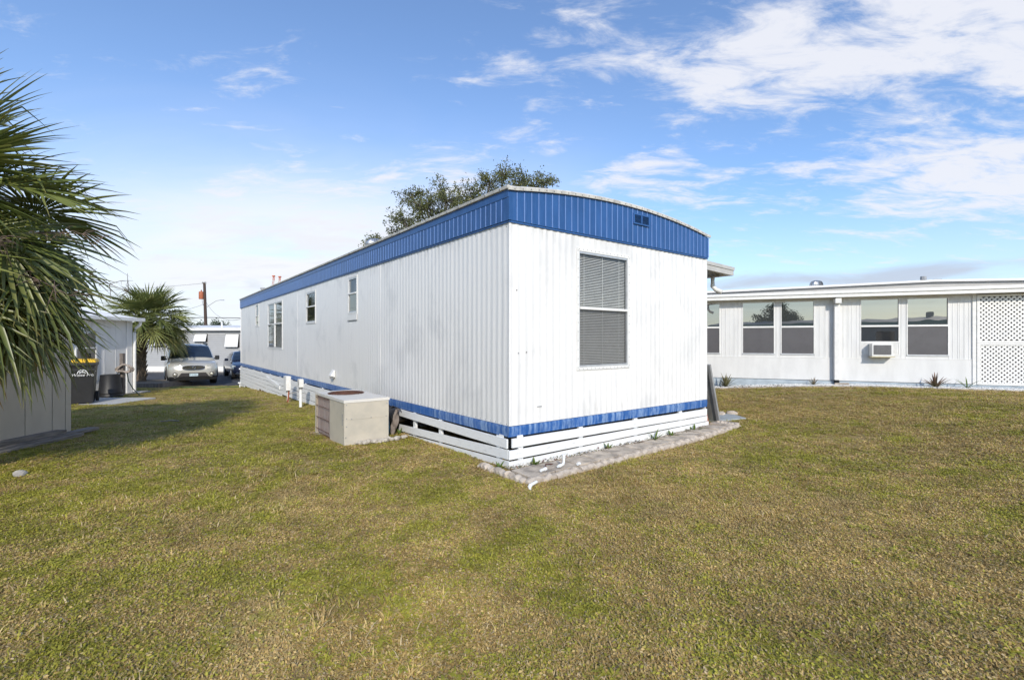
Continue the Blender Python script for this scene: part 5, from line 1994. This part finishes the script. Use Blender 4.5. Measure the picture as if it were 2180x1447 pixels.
# windscreen just proud of the cabin front
mb = MB()
ws = screen_rows(csec[:3], .10, .93)
mb.loft(ws, closed=False, cap=False)
mb.build('windscreen', M_['windscreen'], sv, smooth=60)
for sg in (-1, 1):
    mb = MB()
    mb.quad((sg * .876, 1.62, 1.12), (sg * .876, 4.2, 1.14), (sg * .765, 4.1, 1.60), (sg * .775, 2.05, 1.62))
    mb.build('side_window', M_['windscreen'], sv)
    MB().hexa([(sg * .66, 2.1, 1.735), (sg * .70, 2.1, 1.735), (sg * .70, 4.0, 1.755), (sg * .66, 4.0, 1.755)], [(sg * .66, 2.15, 1.81), (sg * .69, 2.15, 1.81), (sg * .69, 3.9, 1.82), (sg * .66, 3.9, 1.82)]).build('roof_rail', M_['blackpl'], sv)
    mb = MB()
    mb.loft([[(sg * (x), y + (.0 if i < 2 else .03), z) for i, (y, z) in enumerate(((1.52, 1.06), (1.52, 1.24), (1.60, 1.26), (1.62, 1.05)))] for x in (.93, 1.06, 1.11)])
    mi = mb.build('mirror', M_['blackpl'], sv, bevel=.035)
    MB().tube([(sg * .88, 1.58, 1.10), (sg * .95, 1.57, 1.13)], .03, 6).build('stalk', M_['blackpl'], mi)
    # headlamps
    mb = MB()
    mb.loft([[(sg * .42, -.002, .70), (sg * .43, .035, .86), (sg * .44, .2, .87), (sg * .44, .2, .69)], [(sg * .64, .028, .69), (sg * .66, .10, .895), (sg * .68, .3, .9), (sg * .68, .3, .68)], [(sg * .80, .12, .70), (sg * .84, .24, .93), (sg * .86, .4, .93), (sg * .86, .4, .7)], [(sg * .885, .22, .75), (sg * .91, .38, .94), (sg * .90, .5, .94), (sg * .90, .5, .74)]])
    hl = mb.build('headlight', M_['lamp'], sv, smooth=40)
    mb = MB()
    mb.quad((sg * .72, .105, .82), (sg * .86, .20, .83), (sg * .86, .255, .91), (sg * .74, .155, .895))
    mb.build('indicator', M_['amber'], hl)
    Mf = Matrix.Translation((sg * .66, .045, .50)) @ Matrix.Rotation(R(90), 4, 'X')
    mb = MB()
    mb.lathe([(.088, -.02), (.088, .03), (.07, .034), (.065, .02)], 16, Mf)
    fg = mb.build('fog_lamp', M_['greypl'], sv, smooth=40)
    MB().lathe([(.062, .018), (.05, .03), (.01, .036)], 14, Mf).build('lens', M_['lamp'], fg, smooth=40)
    wheel(sv, sg * .80, .95)
    wheel(sv, sg * .80, 3.75)
    mb = MB()
    mb.tube([(sg * .93, .95 + .43 * math.cos(a), .36 + .43 * math.sin(a)) for a in np.linspace(-.1, math.pi + .1, 14)], .03, 5)
    mb.build('wheel_arch', M_['greypl'], sv)
# grille: dark oval with chrome bars and ring badge
mb = MB()
gp_ = [(.40 * math.copysign(abs(math.cos(a)) ** .6, math.cos(a)), .775 + .085 * math.copysign(abs(math.sin(a)) ** .75, math.sin(a))) for a in np.linspace(0, 2 * math.pi, 29)[:-1]]
mb.prism([(x, -.012 + .10 * (x / .42) ** 2 * .35, z) for x, z in gp_], (0, .06, 0))
gr = mb.build('grille', M_['blackpl'], sv)
mb = MB()
for k in range(19):
    x = -.36 + k * .04
    hh = .085 * (1 - (x / .41) ** 2) ** .5 * .92
    y = -.02 + .10 * (x / .42) ** 2 * .35
    mb.box(x - .006, x + .006, y - .006, y + .01, .775 - hh, .775 + hh)
mb.build('grille_bar', M_['chrome'], gr)['kind'] = 'stuff'
mb = MB()
mb.tube([(x * 1.02, -.015 + .10 * (x / .42) ** 2 * .35, .775 + (z - .775) * 1.05) for x, z in gp_ + gp_[:1]], .010, 5)
mb.build('grille_surround', M_['chrome'], gr)
mb = MB()
mb.tube([(.062 * math.cos(a), -.038, .775 + .062 * math.sin(a)) for a in np.linspace(0, 2 * math.pi, 21)], .010, 6, False)
for k in (-1, 0, 1):
    cx_, cz_ = k * .026, .775 - k * .018
    mb.prism([(cx_ - .014, -.040, cz_ + .028), (cx_ + .014, -.040, cz_ + .028), (cx_ + .012, -.040, cz_ - .008), (cx_, -.040, cz_ - .026), (cx_ - .012, -.040, cz_ - .008)], (0, .006, 0))
mb.build('emblem', M_['chrome'], gr)
# lower bumper
mb = MB()
mb.prism([(-.44, -.006, .56), (.44, -.006, .56), (.56, .02, .40), (-.56, .02, .40)], (0, .08, 0))
mb.build('bumper_insert', M_['greypl'], sv)
mb = MB()
mb.loft([[(x, .02 + .14 * (abs(x) / .86) ** 2.2, .40 - .0 * i), (x, .12 + .14 * (abs(x) / .86) ** 2.2, .405), (x, .16 + .14 * (abs(x) / .86) ** 2.2, .24), (x, .06 + .14 * (abs(x) / .86) ** 2.2, .24)] for i, x in enumerate(np.linspace(-.86, .86, 15))])
mb.build('air_dam', M_['blackpl'], sv)
pp = MB().box(-.155, .155, -.030, -.012, .415, .53).build('number_plate', M_['plate'], sv, bevel=.004)
mb = MB()
for k in range(7):
    if k == 3:
        mb.box(-.012, .012, -.033, -.0305, .468, .476)
        continue
    x = -.12 + k * .04
    for (a, b_, c, d) in ((0, .022, .445, .452), (0, .022, .492, .499), (0, .006, .4525, .4915), (.016, .022, .4525, .4915)):
        if (k * 3 + int(c * 1000)) % 5 != 0:
            mb.box(x - .011 + a, x - .011 + b_, -.033, -.0305, c, d)
mb.build('plate_mark', M_['platetext'], pp)
MB().box(-.75, .75, .5, 4.3, .20, .32).build('underbody', M_['blackpl'], sv)

nc = thing('parked_car', 'dark navy sedan mostly hidden behind the far end of the mobile home', 'car', (-13.50, 24.98, gz(-13.7, 24.9) + .012), HA)
secs = [(0.02, lowp(.60, .36, .60, 0)), (.10, lowp(.78, .28, .68, 0)), (.28, lowp(.86, .24, .74, 0)), (.8, lowp(.90, .22, .86, 0)), (1.4, lowp(.90, .22, .93, 0)), (2.6, lowp(.90, .22, .93, 0, 0)), (3.8, lowp(.89, .22, .95, 0, 0)), (4.5, lowp(.84, .28, .93, 0, 0)), (4.7, lowp(.75, .4, .8, 0, 0))]
car_body(secs).build('body', M_['navy'], nc, smooth=40)
csec = [(1.25, cabp(.80, .78, .90, .96)), (1.65, cabp(.81, .70, .90, 1.20)), (2.1, cabp(.81, .60, .90, 1.40)), (2.9, cabp(.81, .58, .90, 1.44)), (3.5, cabp(.80, .56, .90, 1.36)), (4.15, cabp(.78, .7, .90, 1.0))]
car_body(csec).build('cabin', M_['navy'], nc, smooth=50)
mb = MB()
ws = screen_rows(csec[:3], .06, .95)
mb.loft(ws, closed=False, cap=False)
mb.build('windscreen', M_['windscreen'], nc, smooth=60)
for sg in (-1, 1):
    MB().quad((sg * .828, 1.72, .95), (sg * .822, 3.5, .96), (sg * .64, 3.2, 1.30), (sg * .655, 2.2, 1.32)).build('side_window', M_['windscreen'], nc)
    mb = MB()
    mb.loft([[(sg * .50, .06, .56), (sg * .50, .10, .67), (sg * .50, .3, .68), (sg * .5, .3, .55)], [(sg * .78, .14, .57), (sg * .80, .26, .71), (sg * .80, .4, .71), (sg * .8, .4, .57)], [(sg * .86, .30, .61), (sg * .87, .45, .73), (sg * .87, .55, .73), (sg * .87, .55, .61)]])
    mb.build('headlight', M_['lamp'], nc, smooth=40)
    mb = MB()
    mb.loft([[(sg * x, y, z) for (y, z) in ((1.60, .93), (1.60, 1.05), (1.70, 1.06), (1.72, .92))] for x in (.92, 1.06, 1.10)])
    mb.build('mirror', M_['navy'], nc, bevel=.02)
    wheel(nc, sg * .78, .92, .33, .22)
    wheel(nc, sg * .78, 3.65, .33, .22)
MB().box(-.8, .8, .03, .12, .30, .34).build('bumper_strip', M_['chrome'], nc)

# ================================================================== BEHIND THE CAMERA (seen mirrored in the neighbour's panes)
bh = thing('teal_house', 'teal banded house behind the viewer, mirrored in the neighbour windows', 'house', (-6.0, -17.0, 0), R(4))
MB().box(0, 22, -4, 0, 0, 2.5).build('wall', M_['wallw'], bh)
MB().box(-.2, 22.2, -4.2, .2, 2.501, 2.75).build('fascia', M_['teal'], bh)
MB().prism([(-.2, .2, 2.751), (-.2, -2, 3.05), (-.2, -4.2, 2.751)], (22.4, 0, 0)).build('roof', M_['grey'], bh)
for x in (3, 7.5, 12, 17):
    w = MB().box(x, x + 1.2, .001, .04, 1.0, 2.1).build('window', M_['trim'], bh)
    MB().box(x + .06, x + 1.14, .041, .05, 1.06, 2.04).build('pane', M_['dglass'], w)
MB().box(16.5, 17.1, -2.3, -1.7, 2.9, 3.6).build('roof_unit', M_['grey'], bh)
MB().box(14.5, 14.9, -2.3, -1.9, 2.9, 3.4).build('roof_unit', M_['grey'], bh)
leafy('broadleaf_tree', 'round dense tree behind the viewer, mirrored in the neighbour windows', (-1.4, -20.0, 0), 1.5,
      [(-1.4 + dx * .85, -20 + dy, 3.0 + dz, r_ * .85) for dx, dy, dz, r_ in ((0, 0, .9, 1.2), (-1.1, .2, 0, 1.1), (1.1, -.2, .1, 1.1), (0, .5, -.4, 1.2), (.5, -.8, .3, 1.0), (-1.6, 0, -.8, .8), (1.7, .2, -.7, .8))], 9000, .10, M_['farleaf'], .18, 31)

# ================================================================== GRASS
rnd.seed(77)


def mat_grass():
    m, T, b = newmat('grass_blade')
    at1 = T.n.new('ShaderNodeAttribute')
    at1.attribute_name = 'straw'
    oi = T.n.new('ShaderNodeObjectInfo')
    p = geo(T)
    big = T.noise(p, 0.42, 5, 0.6, 0.4)
    med = T.noise(p, 2.2, 5, 0.65, 0.3)
    sml = T.noise(p, 9.0, 3, 0.6)
    sep = T.n.new('ShaderNodeSeparateXYZ')
    T.l.new(p, sep.inputs[0])
    # greener toward the left side of the lot
    lft = T.step(sep.outputs[0], 1.0, -5.0, 0.0, 0.07)
    gr_ = T.math('ADD', T.math('ADD', T.math('MULTIPLY', big, 0.45), T.math('MULTIPLY', med, 0.55)), lft)
    gmask = T.step(gr_, 0.43, 0.62)
    # chance that this blade is green
    pick = T.math('ADD', T.math('MULTIPLY', oi.outputs['Random'], 0.35), T.math('MULTIPLY', at1.outputs['Fac'], 0.75))
    isg = T.step(T.math('SUBTRACT', T.math('ADD', T.math('MULTIPLY', gmask, 0.60), 0.34), pick), -0.08, 0.08)
    green = T.mix(sml, (0.19, 0.205, 0.024), (0.48, 0.42, 0.065))
    straw = T.mix(T.math('FRACT', T.math('MULTIPLY', oi.outputs['Random'], 7.3)), (0.38, 0.25, 0.085), (0.62, 0.455, 0.185))
    straw = T.mix(T.step(at1.outputs['Fac'], 0.86, 0.97), straw, (0.55, 0.43, 0.25))
    c = T.mix(isg, straw, green)
    dry = T.math('MULTIPLY', T.step(T.noise(T.mapping(p, (1, 1, 1), (0, 0, 0), (5.3, 9.1, 0)), 0.95, 6, 0.66, 0.5), 0.56, 0.70), 0.65)
    c = T.mix(dry, c, (0.54, 0.39, 0.185))
    tone = T.step(T.noise(p, 1.5, 6, 0.68, 0.6), 0.34, 0.66, 0.88, 1.24)
    vm = T.n.new('ShaderNodeVectorMath')
    vm.operation = 'SCALE'
    T.l.new(c, vm.inputs[0])
    T.put(vm.inputs['Scale'], tone)
    c = vm.outputs[0]
    T.l.new(c, b.inputs['Base Color'])
    b.inputs['Roughness'].default_value = 0.6
    b.inputs['Specular IOR Level'].default_value = 0.25
    tl = T.n.new('ShaderNodeBsdfTranslucent')
    T.l.new(c, tl.inputs['Color'])
    mx = T.n.new('ShaderNodeMixShader')
    mx.inputs[0].default_value = 0.2
    T.l.new(b.outputs[0], mx.inputs[1])
    T.l.new(tl.outputs[0], mx.inputs[2])
    out = [n for n in T.n if n.type == 'OUTPUT_MATERIAL'][0]
    T.l.new(mx.outputs[0], out.inputs['Surface'])
    return m


GM = mat_grass()


def tuft(name, n, rad, hmin, hmax, flat, wid):
    B = MB()
    st = []
    for k in range(n):
        a, r_ = rnd.uniform(0, 6.283), rad * math.sqrt(rnd.random())
        bx_, by_ = r_ * math.cos(a), r_ * math.sin(a)
        h = rnd.uniform(hmin, hmax)
        la = rnd.uniform(0, 6.283)
        is_flat = rnd.random() < flat
        le = rnd.uniform(1.2, 1.55) if is_flat else rnd.uniform(.7, 1.35)
        s_ = .55 + .45 * rnd.random() if is_flat else rnd.random()
        d = Vector((math.cos(la) * math.sin(le), math.sin(la) * math.sin(le), math.cos(le)))
        w = Vector((-math.sin(la), math.cos(la), 0)) * wid * rnd.uniform(.7, 1.3)
        z0 = rnd.uniform(0.0, .008)
        p0 = Vector((bx_, by_, z0))
        p1 = p0 + d * h * .55
        p2 = p1 + (d + Vector((math.cos(la) * .35, math.sin(la) * .35, -.35))).normalized() * h * .5
        o_ = len(B.v)
        B.v += [tuple(p0 - w), tuple(p0 + w), tuple(p1 + w * .8), tuple(p1 - w * .8), tuple(p2)]
        B.f += [(o_, o_ + 1, o_ + 2, o_ + 3), (o_ + 3, o_ + 2, o_ + 4)]
        st += [s_] * 5
    for k in range(n // 6 if flat > .3 else 0):
        a, r_ = rnd.uniform(0, 6.283), rad * math.sqrt(rnd.random())
        c = Vector((r_ * math.cos(a), r_ * math.sin(a), rnd.uniform(.006, .020)))
        s_ = rnd.uniform(.0035, .0075)
        u_ = Vector((rnd.gauss(0, 1), rnd.gauss(0, 1), rnd.gauss(0, .35))).normalized()
        w_ = u_.cross(Vector((rnd.gauss(0, .4), rnd.gauss(0, .4), 1))).normalized()
        o_ = len(B.v)
        B.v += [tuple(c - u_ * s_ * 1.4), tuple(c - w_ * s_ * .8), tuple(c + u_ * s_ * 1.4), tuple(c + w_ * s_ * .8)]
        B.f.append((o_, o_ + 1, o_ + 2, o_ + 3))
        st += [rnd.uniform(0, 1)] * 4
    me = bpy.data.meshes.new(name)
    me.from_pydata(B.v, [], B.f)
    me.materials.append(GM)
    attr(me, 'straw', st)
    return me


tcol = bpy.data.collections.new('tuft_sources')
for k in range(7):
    tcol.objects.link(bpy.data.objects.new('tuft_source', tuft('tuft', 40, .058, .011, .026, .6, .0021)))
tcol2 = bpy.data.collections.new('tall_tuft_sources')
for k in range(4):
    tcol2.objects.link(bpy.data.objects.new('tuft_source', tuft('tall_tuft', 14, .03, .035, .075, .05, .0030)))


tcol3 = bpy.data.collections.new('weed_sources')
for k in range(4):
    B = MB()
    for q in range(9):
        a = q * 2.4 + rnd.uniform(-.3, .3)
        L_ = rnd.uniform(.022, .050)
        w_ = rnd.uniform(.004, .008)
        up_z = rnd.uniform(.15, .55)
        c_, s_ = math.cos(a), math.sin(a)
        o_ = len(B.v)
        for f, ww in ((.08, .3), (.45, 1.0), (.8, .75), (1.0, .05)):
            z_ = L_ * (up_z * f - .35 * f * f) + .010
            B.v += [(c_ * L_ * f - s_ * w_ * ww, s_ * L_ * f + c_ * w_ * ww, z_), (c_ * L_ * f + s_ * w_ * ww, s_ * L_ * f - c_ * w_ * ww, z_)]
        for f in range(3):
            B.f.append((o_ + f * 2, o_ + f * 2 + 1, o_ + f * 2 + 3, o_ + f * 2 + 2))
    me = bpy.data.meshes.new('weed_rosette')
    me.from_pydata(B.v, [], B.f)
    me.materials.append(GM)
    attr(me, 'straw', [0.0 if (i // 8) % 3 else .12 for i in range(len(B.v))])
    tcol3.objects.link(bpy.data.objects.new('weed_source', me))


def blocked(x, y):
    rx_, ry_ = x - HX, y - HY_
    u, v = rx_ * UX + ry_ * UY, -rx_ * UY + ry_ * UX
    if -.03 < u < HWID + .02 and -.02 < v < HLEN:
        return True
    if -.20 < u < 4.38 and -.60 + .17 * max(0, u) / 4.3 < v < -.02:
        return True
    if au0 - .04 < u < au1 + .05 and av0 < v < av1 + .04:
        return True
    if 4.55 < u < 5.25 and -.05 < v < .6 and (u - 4.55) < 1.4 * (v + .5):
        return True
    dx, dy = x - RO_.x, y - RO_.y
    s, d = dx * rx.x + dy * rx.y, -(dx * .3699 + dy * .9291)
    if d < .56:
        if s > -8:
            return True
    if x < SX + .03 and 5.9 < y < SY1:
        return True
    if x < -12.2 and 10 < y < 15.4:
        return True
    if -11.95 < x < -9.85 and 11.7 < y < 13.25:
        return True
    if y > 20.45 and x < -12.1 or y > 24.1:
        return True
    return False


def points(n, y0, y1, dens_fn=None):
    P = []
    for k in range(n):
        # uniform over the wedge in view (plus a margin to the sides)
        y = math.sqrt(rnd.uniform(y0 * y0, y1 * y1))
        x = rnd.uniform(-1.22, 1.22) * y
        if blocked(x, y):
            continue
        if dens_fn and rnd.random() > dens_fn(x, y):
            continue
        P.append((x, y, gz(x, y) - .002))
    return P


def bare(x, y):
    n = mnoise.noise((x * .8, y * .8, 4.2)) + .5 * mnoise.noise((x * 2.1, y * 2.1, 1.2))
    return 1.0 if n < .34 else max(.35, 1 - (n - .34) * 4)


def field(name, label, pts, col, smin, smax, zs=1.0):
    me = bpy.data.meshes.new(name)
    me.from_pydata(pts, [], [])
    o = link(name, me)
    setting(o, 'stuff', label, 'grass')
    ng = bpy.data.node_groups.new(name, 'GeometryNodeTree')
    ng.interface.new_socket('Geometry', in_out='INPUT', socket_type='NodeSocketGeometry')
    ng.interface.new_socket('Geometry', in_out='OUTPUT', socket_type='NodeSocketGeometry')
    N, L = ng.nodes, ng.links
    gi, go = N.new('NodeGroupInput'), N.new('NodeGroupOutput')
    ci = N.new('GeometryNodeCollectionInfo')
    ci.inputs['Collection'].default_value = col
    ci.inputs['Separate Children'].default_value = True
    ci.inputs['Reset Children'].default_value = True
    ip = N.new('GeometryNodeInstanceOnPoints')
    ip.inputs['Pick Instance'].default_value = True
    rv = N.new('FunctionNodeRandomValue')
    rv.data_type = 'FLOAT_VECTOR'
    rv.inputs[0].default_value = (-.12, -.12, 0)
    rv.inputs[1].default_value = (.12, .12, 6.283)
    rs = N.new('FunctionNodeRandomValue')
    rs.data_type = 'FLOAT_VECTOR'
    rs.inputs[0].default_value = (smin, smin, zs)
    rs.inputs[1].default_value = (smax, smax, zs * 1.3)
    rs.inputs['Seed'].default_value = 5
    L.new(gi.outputs[0], ip.inputs['Points'])
    L.new(ci.outputs[0], ip.inputs['Instance'])
    L.new(rv.outputs[0], ip.inputs['Rotation'])
    L.new(rs.outputs[0], ip.inputs['Scale'])
    L.new(ip.outputs[0], go.inputs[0])
    md = o.modifiers.new('scatter', 'NODES')
    md.node_group = ng
    return o


field('lawn_grass', 'short patchy green and straw mown grass covering the near lawn', points(30000, 1.5, 5.0, bare), tcol, .8, 1.25)
field('lawn_grass', 'short patchy mown grass covering the middle of the lawn', points(36000, 5.0, 10.0, bare), tcol, 1.2, 1.8)
field('lawn_grass', 'far mown grass running to the road and the neighbour bed', points(36000, 10.0, 24.0), tcol, 1.9, 2.8)


def clump(x, y):
    n = mnoise.noise((x * .55, y * .55, 9.2)) + .6 * mnoise.noise((x * 1.9, y * 1.9, 3.2))
    return min(1.0, (n - .22) * 4) if n > .24 else .05


field('grass_tufts', 'taller green grass tufts scattered through the lawn', points(20000, 1.6, 13.0, clump), tcol2, .7, 1.3)

field('lawn_weeds', 'small broad leaved weeds dotted through the near lawn', points(9000, 1.6, 9.0, lambda x, y: 1.0 if mnoise.noise((x * .9, y * .9, 21.0)) + .5 * mnoise.noise((x * 3.1, y * 3.1, 2.0)) > .28 else .10), tcol3, .7, 1.5)

# weeds along the skirting
for k, (u, v, n, L_, lb) in enumerate(((-.13, .02, 7, .12, 'leafy weed at the near corner of the skirting'), (.28, -.10, 9, .11, 'bright weed right of the near skirting corner'),
                                       (1.55, -.09, 6, .12, 'low weed under the skirting below the window left edge'), (2.55, -.10, 6, .22, 'tall thin weed against the middle of the end skirting'),
                                       (2.95, -.11, 7, .15, 'broad leaved weed right of the tall thin weed'), (3.55, -.10, 8, .17, 'weed by the right end of the end skirting'),
                                       (-.10, 2.72, 8, .12, 'weed between the skirting and the brown duct wrap'))):
    x, y = hw(u, v)
    rosette('weed', lb, (x, y, gz(x, y) + .0), n, L_, .018, (10, 65), 0, 'plant', .4)
mb = MB()
for k in range(900):
    u, v = rnd.uniform(-.1, 4.0), rnd.uniform(-.14, -.03)
    a = rnd.uniform(0, 6.28)
    r_ = rnd.uniform(.008, .02)
    z = hg(u, v) + rnd.uniform(.012, .05)
    c_, s_ = math.cos(a), math.sin(a)
    tl = rnd.uniform(-.6, .6)
    o_ = len(mb.v)
    mb.v += [(u - c_ * r_, v - s_ * r_, z - tl * r_), (u + s_ * r_ * .6, v - c_ * r_ * .6, z), (u + c_ * r_, v + s_ * r_, z + tl * r_), (u - s_ * r_ * .6, v + c_ * r_ * .6, z)]
    mb.f.append((o_, o_ + 1, o_ + 2, o_ + 3))
me = bpy.data.meshes.new('ground_cover')
me.from_pydata(mb.v, [], mb.f)
me.materials.append(M_['yucca'])
attr(me, 'tint', [rnd.random() for _ in mb.v])
attr(me, 'dry', [v for _ in range(len(mb.v) // 4) for v in [rnd.choice((0, .2, .9))] * 4])
o = link('ground_cover', me)
o.location, o.rotation_euler = (HX, HY_, 0), (0, 0, HA)
setting(o, 'stuff', 'leaf litter and creeping weeds along the foot of the end skirting', 'weeds')

# odds on the lawn
bm = bmesh.new()
bmesh.ops.create_icosphere(bm, subdivisions=2, radius=.055)
for v in bm.verts:
    v.co *= 1 + .35 * mnoise.noise(v.co * 18)
    v.co.z *= .7
me = bpy.data.meshes.new('field_stone')
bm.to_mesh(me)
bm.free()
me.materials.append(M_['conc'])
o = link('field_stone', me)
o.location = (-5.24, 5.10, gz(-5.24, 5.1) + .03)
tag(o, 'small grey stone lying in the grass near the shed', 'stone')
x, y = -6.25, 8.75
o = MB().tube([(-.18, 0, .02), (0, .03, .035), (.16, .01, .03)], .012, 5).build('stick', M_['hosetan'])
o.location = (x, y, gz(x, y))
tag(o, 'pale stick lying in the shaded grass', 'stick')
